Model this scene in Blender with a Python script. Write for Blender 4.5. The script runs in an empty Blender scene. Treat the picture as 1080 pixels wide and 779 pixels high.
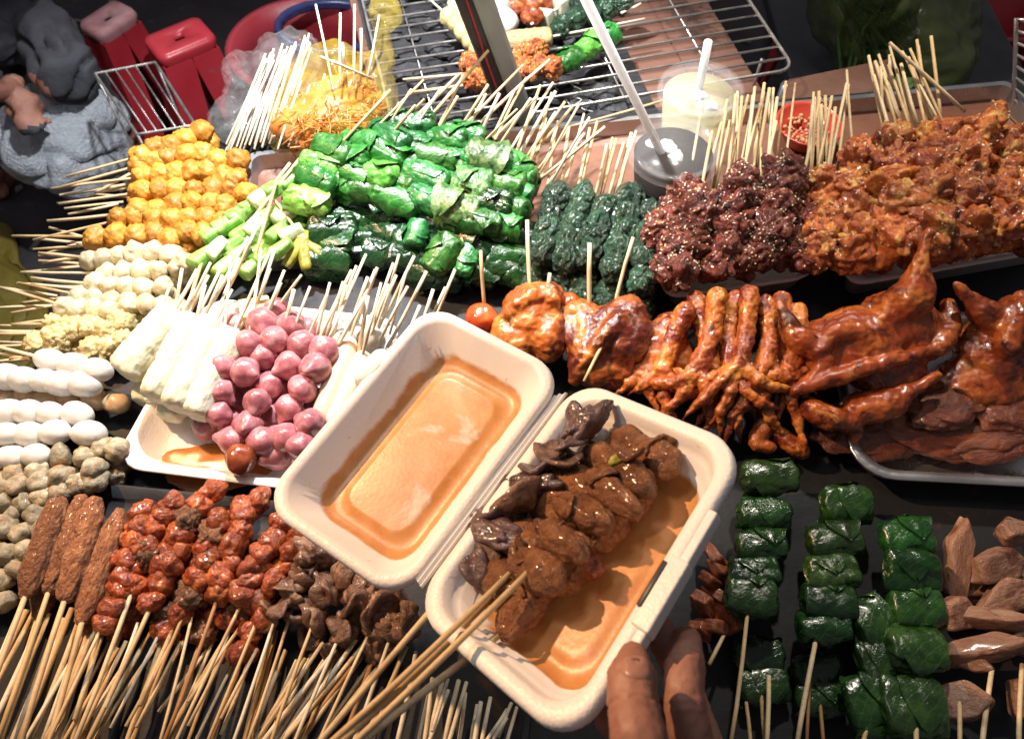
import bpy, bmesh, math, random
from mathutils import Vector, Matrix, Euler, noise
R = math.radians
rnd = random.Random(7)
scene = bpy.context.scene
col = scene.collection

# ---------------------------------------------------------------- camera, world, lamps, exposure
FPX, CAMH, PITCH = 848.0, 0.66, R(58)
cam_data = bpy.data.cameras.new('camera')
cam = bpy.data.objects.new('camera', cam_data)
col.objects.link(cam)
cam.location = (0, 0, CAMH)
cam.rotation_euler = (R(90) - PITCH, 0, 0)
cam_data.sensor_width = 36
cam_data.lens = 36 * FPX / 1080
cam_data.clip_start = 0.02
cam_data.dof.use_dof = True
cam_data.dof.focus_distance = 0.66
cam_data.dof.aperture_fstop = 11
cam_data.clip_end = 60
scene.camera = cam

world = bpy.data.worlds.new('World')
scene.world = world
world.use_nodes = True
bg = world.node_tree.nodes['Background']
bg.inputs[0].default_value = (0.72, 0.68, 0.74, 1)
bg.inputs[1].default_value = 0.15

def lamp(name, kind, loc, target, power, color, size=0.1, spot=None, blend=0.5):
    d = bpy.data.lights.new(name, kind)
    d.energy = power
    d.color = color
    if kind == 'AREA':
        d.shape = 'DISK'
        d.size = size
    else:
        d.shadow_soft_size = size
    if spot:
        d.spot_size = R(spot)
        d.spot_blend = blend
    o = bpy.data.objects.new(name, d)
    col.objects.link(o)
    o.location = loc
    o.rotation_euler = (Vector(target) - Vector(loc)).to_track_quat('-Z', 'Y').to_euler()
    return o

lamp('stall_lamp', 'SPOT', (-0.17, 0.80, 0.62), (-0.22, 0.76, 0), 50, (0.98, 0.98, 1.0), 0.02, 100, 0.5)
lamp('side_lamp', 'SPOT', (0.30, 0.98, 0.75), (0.42, 0.60, 0), 26, (1.0, 0.91, 0.78), 0.02, 85, 0.7)
lamp('amber_lamp', 'SPOT', (-0.62, 0.62, 0.80), (-0.10, 0.18, 0.10), 46, (1.0, 0.60, 0.31), 0.012, 62, 0.6)
lamp('added_fill_light', 'AREA', (-0.50, 0.55, 1.20), (-0.12, 0.30, 0), 2.3, (1.0, 0.94, 0.92), 0.25)  # soft fill light added over the box and trays
lamp('added_stool_light', 'SPOT', (-0.75, 1.75, 1.1), (-0.42, 1.25, -0.4), 46, (1.0, 0.94, 0.95), 0.05, 48, 0.8)  # unseen spot added to brighten the stools

scene.view_settings.view_transform = 'Standard'
scene.view_settings.look = 'None'
scene.view_settings.exposure = 0.2
scene.view_settings.gamma = 1.0
scene.cycles.use_denoising = True
scene.cycles.max_bounces = 8
scene.cycles.transparent_max_bounces = 16
scene.cycles.sample_clamp_indirect = 4

# ---------------------------------------------------------------- geometry helpers
def ray(u, v):
    x = (u - 540) / FPX
    y = -(v - 389.5) / FPX
    return Vector((x, math.cos(PITCH) + y * math.sin(PITCH), -math.sin(PITCH) + y * math.cos(PITCH)))

def P(u, v, z=0.0):
    """the world point at height z which the photograph shows at (u, v)"""
    r = ray(u, v)
    t = (z - CAMH) / r.z
    return Vector((r.x * t, r.y * t, z))

def mpp(u, v, z=0.0):
    """metres per photograph pixel at that point"""
    return (z - CAMH) / ray(u, v).z / FPX

def mesh_obj(name, me, parent=None, loc=None, rot=None, scale=None):
    o = bpy.data.objects.new(name, me)
    col.objects.link(o)
    if parent is not None:
        o.parent = parent
    if loc is not None:
        o.location = loc
    if rot is not None:
        if isinstance(rot, Matrix):
            o.rotation_euler = rot.to_euler()
        else:
            o.rotation_euler = rot
    if scale is not None:
        o.scale = scale if hasattr(scale, '__len__') else (scale,) * 3
    return o

def tag(o, label=None, cat=None, group=None, kind=None):
    if label: o['label'] = label
    if cat: o['category'] = cat
    if group: o['group'] = group
    if kind: o['kind'] = kind
    return o

def thing(name, loc, label, cat, group=None):
    o = bpy.data.objects.new(name, None)
    o.empty_display_size = 0.01
    col.objects.link(o)
    o.location = loc
    return tag(o, label, cat, group)

def finish(bm, name, mat, smooth=True):
    bmesh.ops.recalc_face_normals(bm, faces=bm.faces)
    me = bpy.data.meshes.new(name)
    bm.to_mesh(me)
    bm.free()
    for m in (mat if isinstance(mat, (list, tuple)) else [mat]):
        me.materials.append(m)
    if smooth:
        me.polygons.foreach_set('use_smooth', [True] * len(me.polygons))
    return me

def pydata(name, vs, fs, mat, smooth=True, mats=None):
    me = bpy.data.meshes.new(name)
    me.from_pydata([tuple(v) for v in vs], [], fs)
    for m in (mat if isinstance(mat, (list, tuple)) else [mat]):
        me.materials.append(m)
    if mats:
        me.polygons.foreach_set('material_index', mats)
    if smooth:
        me.polygons.foreach_set('use_smooth', [True] * len(me.polygons))
    bm = bmesh.new(); bm.from_mesh(me)
    bmesh.ops.recalc_face_normals(bm, faces=bm.faces)
    bm.to_mesh(me); bm.free()
    return me

def nz(p, f, s):
    return noise.noise(Vector((p[0] * f + s * 7.13, p[1] * f - s * 3.71, p[2] * f + s * 1.37)))

def lump(name, mat, seed, sub=3, amp=.12, f=1.2, amp2=.04, f2=4.0, shape=(1, 1, 1), ridge=0, rf=3.0, egg=0, power=1):
    bm = bmesh.new()
    bmesh.ops.create_icosphere(bm, subdivisions=sub, radius=1)
    for v in bm.verts:
        c = v.co.normalized()
        d = 1 + amp * nz(c, f, seed) + amp2 * nz(c, f2, seed + 5)
        if ridge:
            d -= ridge * (1 - min(1, abs(nz(c, rf, seed + 9)) * 3.2)) ** 2
        if power != 1:       # squarer section
            m = max(abs(c.x), abs(c.y), abs(c.z))
            d *= (1 / m) ** power
        p = c * d
        if egg:
            k = 1 - egg * p.x
            p.y *= k; p.z *= k
        v.co = Vector((p.x * shape[0], p.y * shape[1], p.z * shape[2]))
    return finish(bm, name, mat)

def rough_lump(name, mat, seed, specs, sub=5, shape=(1, 1, 1), power=0.0, pe=3):
    """a lump with several octaves: (amount, frequency, kind) with kind n plain, b billowed, r ridged"""
    bm = bmesh.new()
    bmesh.ops.create_icosphere(bm, subdivisions=sub, radius=1)
    for v in bm.verts:
        c = v.co.normalized()
        q = Vector((c.x * shape[0], c.y * shape[1], c.z * shape[2]))
        if power:            # blunt ends for long pieces
            m = (abs(c.x) ** pe + (c.y * c.y + c.z * c.z) ** (pe / 2)) ** (-1 / pe)
            q *= 1 + (m - 1) * power
        d = 0
        for k, (am, f, kind) in enumerate(specs):
            x = nz(q, f, seed + 3.3 * k)
            d += am * (x if kind == 'n' else (2.2 * abs(x) - .35 if kind == 'b' else -(1 - min(1, abs(x) * 3)) ** 2))
        n = c if not power else Vector((c.x / shape[0], c.y / shape[1], c.z / shape[2])).normalized()
        v.co = q + n * d
    return finish(bm, name, mat)

def tube_data(pts, radii, n=8, cap=True, twist=0, section=None):
    """vertices and faces of a tube through pts; rounded ends"""
    pts = [Vector(p) for p in pts]
    if not hasattr(radii, '__len__'):
        radii = [radii] * len(pts)
    vs, fs = [], []
    t0 = (pts[1] - pts[0]).normalized()
    a = t0.orthogonal().normalized()
    for i, p in enumerate(pts):
        if i == 0: t = pts[1] - pts[0]
        elif i == len(pts) - 1: t = pts[-1] - pts[-2]
        else: t = pts[i + 1] - pts[i - 1]
        t.normalize()
        a = (a - t * a.dot(t)).normalized()
        b = t.cross(a)
        for k in range(n):
            an = 2 * math.pi * k / n + twist
            r = radii[i] * (section(an) if section else 1)
            vs.append(p + (a * math.cos(an) + b * math.sin(an)) * r)
    for i in range(len(pts) - 1):
        for k in range(n):
            k2 = (k + 1) % n
            fs.append((i * n + k, i * n + k2, (i + 1) * n + k2, (i + 1) * n + k))
    if cap:
        fs.append(tuple(range(n - 1, -1, -1)))
        fs.append(tuple((len(pts) - 1) * n + k for k in range(n)))
    return vs, fs

def smooth_path(pts, radii, k=4):
    """Catmull-Rom through pts with radii"""
    pts = [Vector(p) for p in pts]
    P_ = [pts[0] * 2 - pts[1]] + pts + [pts[-1] * 2 - pts[-2]]
    out, rr = [], []
    for i in range(1, len(P_) - 2):
        for j in range(k):
            t = j / k
            p0, p1, p2, p3 = P_[i - 1:i + 3]
            out.append(0.5 * ((2 * p1) + (p2 - p0) * t + (2 * p0 - 5 * p1 + 4 * p2 - p3) * t * t + (3 * p1 - p0 - 3 * p2 + p3) * t ** 3))
            rr.append(radii[i - 1] * (1 - t) + radii[i] * t)
    out.append(pts[-1]); rr.append(radii[-1])
    return out, rr

def round_tube(pts, radii, n=10, k=4):
    """smooth closed tube with hemispherical ends"""
    p, r = smooth_path(pts, radii, k)
    d0 = (p[0] - p[1]).normalized(); d1 = (p[-1] - p[-2]).normalized()
    pre, prr, post, por = [], [], [], []
    for a in (80, 55, 28):
        pre.append(p[0] + d0 * r[0] * math.sin(R(a))); prr.append(r[0] * math.cos(R(a)))
    for a in (28, 55, 80):
        post.append(p[-1] + d1 * r[-1] * math.sin(R(a))); por.append(r[-1] * math.cos(R(a)))
    return tube_data(pre + p + post, prr + r + por, n)

def fuse(name, mat, parts, voxel, smooth=4, disp=0, df=40.0, seed=1, wrinkle=.35):
    """one continuous skin round overlapping tubes ('t', pts, radii) and balls ('b', centre, (rx,ry,rz), rotation)"""
    vs, fs = [], []
    for p in parts:
        if p[0] == 't':
            a, b = round_tube(p[1], p[2], 12, 5)
        else:
            bm = bmesh.new()
            bmesh.ops.create_icosphere(bm, subdivisions=3, radius=1)
            rot = p[3] if len(p) > 3 else Matrix.Identity(3)
            a = [Vector(p[1]) + rot @ Vector((v.co.x * p[2][0], v.co.y * p[2][1], v.co.z * p[2][2])) for v in bm.verts]
            b = [tuple(v.index for v in f.verts) for f in bm.faces]
            bm.free()
        o = len(vs)
        vs += a
        fs += [tuple(i + o for i in f) for f in b]
    me = pydata('tmp', vs, fs, mat)
    ob = bpy.data.objects.new('tmp', me)
    col.objects.link(ob)
    m = ob.modifiers.new('r', 'REMESH'); m.mode = 'VOXEL'; m.voxel_size = voxel
    if smooth:
        s = ob.modifiers.new('s', 'SMOOTH'); s.iterations = smooth; s.factor = 0.5
    dg = bpy.context.evaluated_depsgraph_get()
    out = bpy.data.meshes.new_from_object(ob.evaluated_get(dg))
    bpy.data.objects.remove(ob)
    out.name = name
    if disp:
        nr = [v.normal.copy() for v in out.vertices]
        for v, n in zip(out.vertices, nr):
            w = 1 - min(1, abs(nz(Vector((v.co.x, v.co.y, v.co.z * 1.6)), df * 1.3, seed + 6)) * 3.5)
            v.co += n * disp * (nz(v.co, df, seed) + 0.5 * nz(v.co, df * 2.7, seed + 3) - wrinkle * w * w)
    out.materials.clear()
    for m in (mat if isinstance(mat, (list, tuple)) else [mat]):
        out.materials.append(m)
    out.polygons.foreach_set('use_smooth', [True] * len(out.polygons))
    out.update()
    return out

def shift(me, off):
    """move a world-space mesh so that its thing's base is its origin"""
    me.transform(Matrix.Translation(-Vector(off)))
    return me

def box_data(lo, hi, M=None):
    vs = [Vector((x, y, z)) for x in (lo[0], hi[0]) for y in (lo[1], hi[1]) for z in (lo[2], hi[2])]
    if M is not None: vs = [M @ v for v in vs]
    fs = [(0, 1, 3, 2), (4, 6, 7, 5), (0, 4, 5, 1), (2, 3, 7, 6), (0, 2, 6, 4), (1, 5, 7, 3)]
    return vs, fs

class MB:
    def __init__(s): s.vs, s.fs, s.mi = [], [], []
    def add(s, d, mi=0):
        o = len(s.vs)
        s.vs += [Vector(v) for v in d[0]]
        s.fs += [tuple(i + o for i in f) for f in d[1]]
        s.mi += [mi] * len(d[1])
        return s
    def mesh(s, name, mat, smooth=True, origin=None):
        vs = s.vs if origin is None else [v - Vector(origin) for v in s.vs]
        return pydata(name, vs, s.fs, mat, smooth, s.mi)

def bevelled(me, w, seg=2):
    bm = bmesh.new(); bm.from_mesh(me)
    bmesh.ops.bevel(bm, geom=list(bm.edges), offset=w, segments=seg, affect='EDGES', profile=0.6)
    bm.to_mesh(me); bm.free()
    return me

def frame(d, up=(0, 0, 1), roll=0.0):
    """rotation whose X runs along d and whose Z leans to up"""
    x = Vector(d).normalized()
    y = Vector(up).cross(x)
    if y.length < 1e-4: y = Vector((0, 1, 0))
    y.normalize()
    z = x.cross(y)
    M = Matrix((x, y, z)).transposed()
    return M @ Matrix.Rotation(roll, 3, 'X')

def rrect(hx, hy, r, n=6):
    r = max(1e-4, min(r, hx * .98, hy * .98))
    out = []
    for cx, cy, a0 in ((hx - r, hy - r, 0), (-hx + r, hy - r, 90), (-hx + r, -hy + r, 180), (hx - r, -hy + r, 270)):
        for k in range(n + 1):
            a = R(a0 + 90 * k / n)
            out.append((cx + r * math.cos(a), cy + r * math.sin(a)))
    return out

def loft_tray(name, mat, O, X, Y, N, hx, hy, prof, smooth=True, mi=None, n=6):
    """prof: (inset, height, corner radius) rings, from the middle of the underside over the lip to the middle of the floor"""
    vs, fs, ms = [], [], []
    m = 4 * (n + 1)
    for (ins, z, r) in prof:
        for (x, y) in rrect(hx - ins, hy - ins, r, n):
            vs.append(O + X * x + Y * y + N * z)
    for i in range(len(prof) - 1):
        for k in range(m):
            k2 = (k + 1) % m
            fs.append((i * m + k, i * m + k2, (i + 1) * m + k2, (i + 1) * m + k))
            ms.append(mi[i] if mi else 0)
    fs.append(tuple(range(m))); ms.append(mi[0] if mi else 0)
    fs.append(tuple((len(prof) - 1) * m + k for k in range(m))); ms.append(mi[-1] if mi else 0)
    return pydata(name, vs, fs, mat, smooth, ms)

# ---------------------------------------------------------------- materials
def newmat(name):
    m = bpy.data.materials.new(name)
    m.use_nodes = True
    nt = m.node_tree
    b = nt.nodes['Principled BSDF']
    return m, nt, b

def coords(nt, mode='Object', jitter=True):
    tc = nt.nodes.new('ShaderNodeTexCoord')
    if not jitter: return tc.outputs[mode]
    oi = nt.nodes.new('ShaderNodeObjectInfo')
    mu = nt.nodes.new('ShaderNodeMath'); mu.operation = 'MULTIPLY'; mu.inputs[1].default_value = 37.0
    nt.links.new(oi.outputs['Random'], mu.inputs[0])
    ad = nt.nodes.new('ShaderNodeVectorMath'); ad.operation = 'ADD'
    nt.links.new(tc.outputs[mode], ad.inputs[0]); nt.links.new(mu.outputs[0], ad.inputs[1])
    return ad.outputs[0]

def tex(nt, co, scale, detail=5, rough=.6, dist=0.0):
    n = nt.nodes.new('ShaderNodeTexNoise')
    n.inputs['Scale'].default_value = scale
    n.inputs['Detail'].default_value = detail
    n.inputs['Roughness'].default_value = rough
    n.inputs['Distortion'].default_value = dist
    nt.links.new(co, n.inputs['Vector'])
    return n.outputs['Fac']

def ramp(nt, fac, stops):
    r = nt.nodes.new('ShaderNodeValToRGB')
    while len(r.color_ramp.elements) < len(stops): r.color_ramp.elements.new(0.5)
    for e, (p, c) in zip(r.color_ramp.elements, stops):
        e.position = p; e.color = (*c, 1)
    nt.links.new(fac, r.inputs[0])
    return r.outputs[0]

def mix(nt, fac, a, b, mode='MIX'):
    m = nt.nodes.new('ShaderNodeMix'); m.data_type = 'RGBA'; m.blend_type = mode
    for s, i in ((fac, 0), (a, 6), (b, 7)):
        if isinstance(s, (int, float)): m.inputs[i].default_value = s
        elif isinstance(s, tuple): m.inputs[i].default_value = (*s, 1)
        else: nt.links.new(s, m.inputs[i])
    return m.outputs[2]

def mapr(nt, v, a, b, c=0.0, d=1.0):
    n = nt.nodes.new('ShaderNodeMapRange')
    for i, x in enumerate((a, b, c, d)): n.inputs[i + 1].default_value = x
    nt.links.new(v, n.inputs[0])
    return n.outputs[0]

def food(name, cols, s=2.0, rough=.4, bump=.3, bs=9.0, coat=0.0, sss=0.0, ssc=(1, .6, .4), spots=None, dist=.4, rv=.18, vary=.25, bd=.02, spec=.5):
    """cols: ramp colours of the thing itself; spots: (colour, scale, threshold) char or crust patches"""
    m, nt, b = newmat(name)
    if s < 10:
        bs *= .42; bd *= .22
    co = coords(nt)
    f = tex(nt, co, s, 6, .62, dist)
    k = len(cols)
    base = ramp(nt, f, [(0.28 + 0.44 * i / max(1, k - 1), c) for i, c in enumerate(cols)])
    if spots:
        for (sc, ss, th) in spots:
            g = mapr(nt, tex(nt, co, ss, 5, .65, .8), th, th + .08)
            base = mix(nt, g, base, sc)
    oi = nt.nodes.new('ShaderNodeObjectInfo')
    hs = nt.nodes.new('ShaderNodeHueSaturation')
    nt.links.new(base, hs.inputs['Color'])
    nt.links.new(mapr(nt, oi.outputs['Random'], 0, 1, 1 - vary, 1 + vary), hs.inputs['Value'])
    nt.links.new(hs.outputs[0], b.inputs['Base Color'])
    h = tex(nt, co, bs, 7, .65, .3)
    bp = nt.nodes.new('ShaderNodeBump'); bp.inputs['Strength'].default_value = bump; bp.inputs['Distance'].default_value = bd
    nt.links.new(h, bp.inputs['Height']); nt.links.new(bp.outputs[0], b.inputs['Normal'])
    nt.links.new(mapr(nt, tex(nt, co, s * 2.3, 4), .3, .7, max(.03, rough - rv), min(1, rough + rv)), b.inputs['Roughness'])
    b.inputs['Coat Weight'].default_value = coat
    b.inputs['Coat Roughness'].default_value = .12
    b.inputs['Specular IOR Level'].default_value = spec
    if sss:
        b.inputs['Subsurface Weight'].default_value = sss
        b.inputs['Subsurface Radius'].default_value = ssc
        b.inputs['Subsurface Scale'].default_value = .004
    return m

def plain(name, c1, c2=None, s=20.0, rough=.5, bump=.1, bs=80.0, metal=0.0, bd=.002, coat=0, spec=.5, dirt=None):
    m, nt, b = newmat(name)
    co = coords(nt, jitter=False)
    base = ramp(nt, tex(nt, co, s, 6, .6, .3), [(.3, c1), (.7, c2 or c1)])
    if dirt:
        base = mix(nt, mapr(nt, tex(nt, co, dirt[1], 7, .7, .6), dirt[2], dirt[2] + .12), base, dirt[0])
    nt.links.new(base, b.inputs['Base Color'])
    b.inputs['Metallic'].default_value = metal
    nt.links.new(mapr(nt, tex(nt, co, s * 1.7, 5), .3, .7, max(.05, rough - .12), min(1, rough + .12)), b.inputs['Roughness'])
    if bump:
        bp = nt.nodes.new('ShaderNodeBump'); bp.inputs['Strength'].default_value = bump; bp.inputs['Distance'].default_value = bd
        nt.links.new(tex(nt, co, bs, 5), bp.inputs['Height']); nt.links.new(bp.outputs[0], b.inputs['Normal'])
    b.inputs['Coat Weight'].default_value = coat
    b.inputs['Specular IOR Level'].default_value = spec
    return m

def film(name, tint, alpha, rough=.15, bump=.5, bs=25.0):
    """thin plastic film"""
    m, nt, b = newmat(name)
    co = coords(nt, jitter=False)
    b.inputs['Base Color'].default_value = (*tint, 1)
    b.inputs['Roughness'].default_value = rough
    b.inputs['Specular IOR Level'].default_value = .7
    h = tex(nt, co, bs, 4, .6, 1.2)
    nt.links.new(mapr(nt, h, .3, .75, alpha * .55, min(1, alpha * 1.5)), b.inputs['Alpha'])
    bp = nt.nodes.new('ShaderNodeBump'); bp.inputs['Strength'].default_value = bump; bp.inputs['Distance'].default_value = .006
    nt.links.new(h, bp.inputs['Height']); nt.links.new(bp.outputs[0], b.inputs['Normal'])
    return m

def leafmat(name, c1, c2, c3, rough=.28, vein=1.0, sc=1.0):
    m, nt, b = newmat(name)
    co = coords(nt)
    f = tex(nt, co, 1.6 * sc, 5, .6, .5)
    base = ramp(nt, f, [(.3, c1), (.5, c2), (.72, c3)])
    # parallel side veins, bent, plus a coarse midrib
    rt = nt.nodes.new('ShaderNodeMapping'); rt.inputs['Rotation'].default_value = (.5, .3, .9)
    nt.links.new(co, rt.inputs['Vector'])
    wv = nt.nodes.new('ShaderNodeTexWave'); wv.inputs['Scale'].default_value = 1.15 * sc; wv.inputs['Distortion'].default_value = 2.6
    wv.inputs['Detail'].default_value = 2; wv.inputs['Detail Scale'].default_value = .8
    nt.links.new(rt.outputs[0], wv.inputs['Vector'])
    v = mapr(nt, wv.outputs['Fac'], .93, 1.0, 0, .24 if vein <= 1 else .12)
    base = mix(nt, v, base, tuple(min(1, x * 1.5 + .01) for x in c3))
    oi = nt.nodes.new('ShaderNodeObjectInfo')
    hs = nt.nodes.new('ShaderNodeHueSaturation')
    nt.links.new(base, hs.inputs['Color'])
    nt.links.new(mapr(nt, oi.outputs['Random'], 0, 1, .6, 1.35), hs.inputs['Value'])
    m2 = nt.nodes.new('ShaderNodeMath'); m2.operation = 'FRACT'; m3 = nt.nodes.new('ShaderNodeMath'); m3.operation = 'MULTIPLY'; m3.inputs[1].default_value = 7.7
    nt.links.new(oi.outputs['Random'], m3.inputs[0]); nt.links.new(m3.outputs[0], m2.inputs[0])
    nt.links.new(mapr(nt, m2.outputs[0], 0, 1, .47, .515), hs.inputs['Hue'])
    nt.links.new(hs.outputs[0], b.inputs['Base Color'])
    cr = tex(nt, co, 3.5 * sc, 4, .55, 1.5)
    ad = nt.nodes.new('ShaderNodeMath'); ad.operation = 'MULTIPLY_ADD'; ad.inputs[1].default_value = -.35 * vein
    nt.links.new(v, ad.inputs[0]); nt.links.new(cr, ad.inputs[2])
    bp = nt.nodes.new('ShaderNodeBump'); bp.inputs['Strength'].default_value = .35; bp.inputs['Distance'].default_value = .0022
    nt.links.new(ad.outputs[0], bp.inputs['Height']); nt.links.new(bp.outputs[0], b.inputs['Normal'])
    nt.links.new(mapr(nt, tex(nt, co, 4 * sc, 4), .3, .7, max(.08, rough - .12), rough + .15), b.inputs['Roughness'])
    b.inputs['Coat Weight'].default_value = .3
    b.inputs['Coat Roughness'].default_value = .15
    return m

def bamboo(name, c1, c2, c3):
    m, nt, b = newmat(name)
    oi = nt.nodes.new('ShaderNodeObjectInfo')
    base = ramp(nt, oi.outputs['Random'], [(.0, c1), (.5, c2), (1.0, c3)])
    co = coords(nt)
    f = tex(nt, co, 60, 5, .7, .2)
    base = mix(nt, mapr(nt, f, .45, .75, 0, .55), base, tuple(x * .62 for x in c3))
    base = mix(nt, mapr(nt, tex(nt, co, 420, 3, .6, .1), .5, .75, 0, .4), base, tuple(x * .5 for x in c3))
    base = mix(nt, mapr(nt, tex(nt, co, 22, 3, .5, .2), .58, .70, 0, .6), base, (.26, .10, .03))
    nt.links.new(base, b.inputs['Base Color'])
    b.inputs['Roughness'].default_value = .55
    return m

M_ = {}
M_['stick'] = bamboo('bamboo_pale', (.72, .58, .36), (.64, .48, .27), (.58, .40, .19))
M_['stick_white'] = bamboo('bamboo_white', (.80, .74, .60), (.75, .68, .52), (.68, .58, .40))
M_['stick_warm'] = bamboo('bamboo_warm', (.62, .52, .32), (.50, .33, .14), (.34, .15, .05))
M_['orange_ball'] = food('orange_ball', [(.40, .14, .012), (.56, .24, .025), (.66, .35, .06)], 1.6, .5, .35, 7, .1, .15)
M_['white_ball'] = food('white_ball', [(.36, .29, .15), (.53, .46, .29), (.62, .56, .39)], 1.8, .45, .25, 7, .1, .25, (1, .8, .5), [((.50, .38, .16), 2.2, .62)])
M_['yellow_ball'] = food('yellow_ball', [(.38, .29, .10), (.54, .44, .20), (.64, .56, .32)], 2.4, .5, .4, 7, .1, .2, (1, .8, .4), [((.42, .28, .10), 2.6, .6)])
M_['egg'] = food('egg_white', [(.48, .47, .42), (.54, .53, .49), (.60, .60, .57)], 1.2, .32, .04, 5, .2, .3, (.8, .7, .6), None, vary=.06)
M_['egg_brown'] = food('egg_brown', [(.45, .28, .14), (.60, .42, .25), (.70, .58, .40)], 1.2, .32, .1, 5, .2, .2, vary=.15)
M_['grey_ball'] = food('grey_ball', [(.13, .105, .065), (.25, .22, .145), (.38, .35, .25)], 1.8, .55, .5, 6, .05, .1, spots=[((.30, .16, .07), 1.3, .55)], vary=.4)
M_['okra'] = food('okra', [(.10, .28, .03), (.22, .46, .08), (.42, .62, .22)], 1.5, .4, .2, 8, .15, .1, (.5, 1, .3))
M_['okra_pale'] = food('okra_pale', [(.50, .62, .30), (.64, .74, .45), (.74, .80, .60)], 1.8, .45, .3, 9, .1, .15, (.6, 1, .4))
M_['pepper_olive'] = food('pepper_olive', [(.20, .20, .02), (.36, .34, .05), (.48, .42, .10)], 1.8, .35, .2, 7, .3)
M_['leaf'] = leafmat('leaf_green', (.008, .075, .014), (.018, .14, .026), (.055, .25, .05))
M_['leaf_lime'] = leafmat('leaf_lime', (.04, .17, .02), (.10, .30, .04), (.20, .44, .09))
M_['leaf_dark_shade'] = leafmat('leaf_dark_shade', (.003, .020, .007), (.006, .040, .011), (.018, .080, .022), .22)  # darkened green carries the shade of the pile's lower layer
M_['leaf_mottled'] = leafmat('leaf_mottled', (.010, .05, .018), (.05, .16, .04), (.28, .34, .12), .35, 1.4, 1.8)
M_['parcel'] = leafmat('parcel_leaf', (.0035, .019, .003), (.008, .040, .006), (.020, .072, .010), .22)
M_['parcel_tie'] = leafmat('parcel_tie', (.05, .10, .02), (.09, .16, .04), (.16, .22, .08), .4)
M_['seaweed'] = food('seaweed', [(.005, .020, .010), (.012, .044, .020), (.030, .085, .040)], 1.8, .2, .7, 7, .5, 0, rv=.12, vary=.35, bd=.06)
M_['char_meat'] = food('dark_meat', [(.050, .009, .006), (.15, .026, .014), (.30, .07, .035)], 2.0, .3, .8, 7, .5, .1, spots=[((.46, .22, .07), 1.5, .60), ((.03, .008, .006), 1.3, .58)], bd=.05)
M_['fry_meat'] = food('fried_meat', [(.28, .045, .010), (.50, .125, .02), (.66, .26, .05)], 1.3, .28, .7, 6, .5, .1, spots=[((.20, .03, .018), 1.1, .53), ((.76, .45, .11), 1.3, .565)], bd=.05)
M_['sesame'] = plain('sesame', (.70, .58, .38), (.80, .72, .52), 30, .5, 0)
M_['rice_roll'] = food('rice_roll', [(.46, .45, .28), (.58, .57, .42), (.66, .66, .54)], 1.5, .55, .35, 8, 0, .2, (.9, .9, .5), [((.55, .52, .25), 2.2, .66)])
M_['rice_tan'] = food('rice_tan', [(.40, .28, .12), (.55, .42, .20), (.62, .50, .28)], 1.5, .5, .4, 8, 0, .1)
M_['shallot'] = food('shallot', [(.24, .065, .088), (.40, .14, .16), (.56, .30, .30)], 1.3, .3, .12, 5, .3, .3, (1, .5, .5), vary=.18)
M_['shallot_brown'] = food('shallot_brown', [(.16, .03, .012), (.28, .06, .02), (.36, .10, .04)], 1.3, .2, .12, 5, .6, .2)
M_['root'] = food('root_tuft', [(.50, .28, .20), (.60, .38, .28), (.66, .46, .36)], 2, .6, .5, 9)
M_['sausage'] = food('sausage', [(.62, .42, .26), (.70, .50, .34), (.76, .58, .42)], 1.0, .35, .06, 5, .2, .2)
M_['tofu_yellow'] = food('tofu_yellow', [(.75, .62, .22), (.82, .72, .35), (.84, .78, .48)], 1.0, .45, .1, 6, .1, .2)
M_['kofta'] = food('kofta', [(.17, .06, .022), (.31, .12, .048), (.44, .21, .095)], 1.6, .42, .8, 6, .15, .1, spots=[((.10, .035, .015), 1.2, .58)], bd=.05)
M_['red_meat'] = food('red_meat', [(.12, .018, .007), (.30, .055, .013), (.50, .15, .028)], 1.2, .22, .5, 5, .6, .1, spots=[((.07, .022, .012), 1.4, .58), ((.50, .24, .07), 1.9, .64)], bd=.04)
M_['brown_meat'] = food('brown_meat', [(.08, .03, .014), (.20, .085, .035), (.34, .17, .08)], 1.6, .3, .7, 6, .4, .1, spots=[((.40, .10, .02), 1.5, .6), ((.04, .015, .01), 1.7, .62)], bd=.05)
M_['gizzard'] = food('gizzard', [(.05, .022, .013), (.17, .085, .05), (.36, .21, .13)], 1.5, .3, .5, 5, .35, .1, spots=[((.42, .20, .04), 1.4, .66)], bd=.04)
M_['liver'] = food('liver', [(.10, .034, .011), (.22, .082, .028), (.37, .165, .062)], 1.1, .3, .7, 6, .25, .1, bd=.04)
M_['purple_gizzard'] = food('purple_gizzard', [(.035, .016, .015), (.085, .045, .042), (.18, .11, .105)], 1.3, .22, .4, 5, .5, .1, bd=.03)
M_['roast'] = food('roast_chicken', [(.17, .028, .008), (.40, .10, .016), (.60, .25, .05)], 26, .27, .45, 200, .4, .2, spots=[((.10, .016, .007), 16, .50), ((.05, .014, .008), 46, .60), ((.64, .38, .12), 60, .63)], bd=.0022, vary=.1)
M_['roast_dark'] = food('roast_bird', [(.11, .018, .006), (.28, .055, .012), (.48, .16, .03)], 30, .24, .45, 200, .4, .12, spots=[((.07, .011, .005), 15, .55), ((.03, .008, .006), 50, .60), ((.46, .20, .05), 45, .62)], bd=.0022, vary=.1)
M_['feet'] = food('chicken_feet', [(.22, .035, .008), (.44, .11, .016), (.64, .28, .05)], 40, .28, .5, 260, .35, .15, spots=[((.18, .026, .008), 22, .50), ((.07, .016, .008), 60, .60), ((.68, .40, .12), 70, .63)], bd=.003, vary=.2)
M_['tomato'] = food('tomato', [(.45, .03, .012), (.62, .09, .02), (.72, .25, .06)], 1.0, .2, .1, 5, .6, .2)
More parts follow.
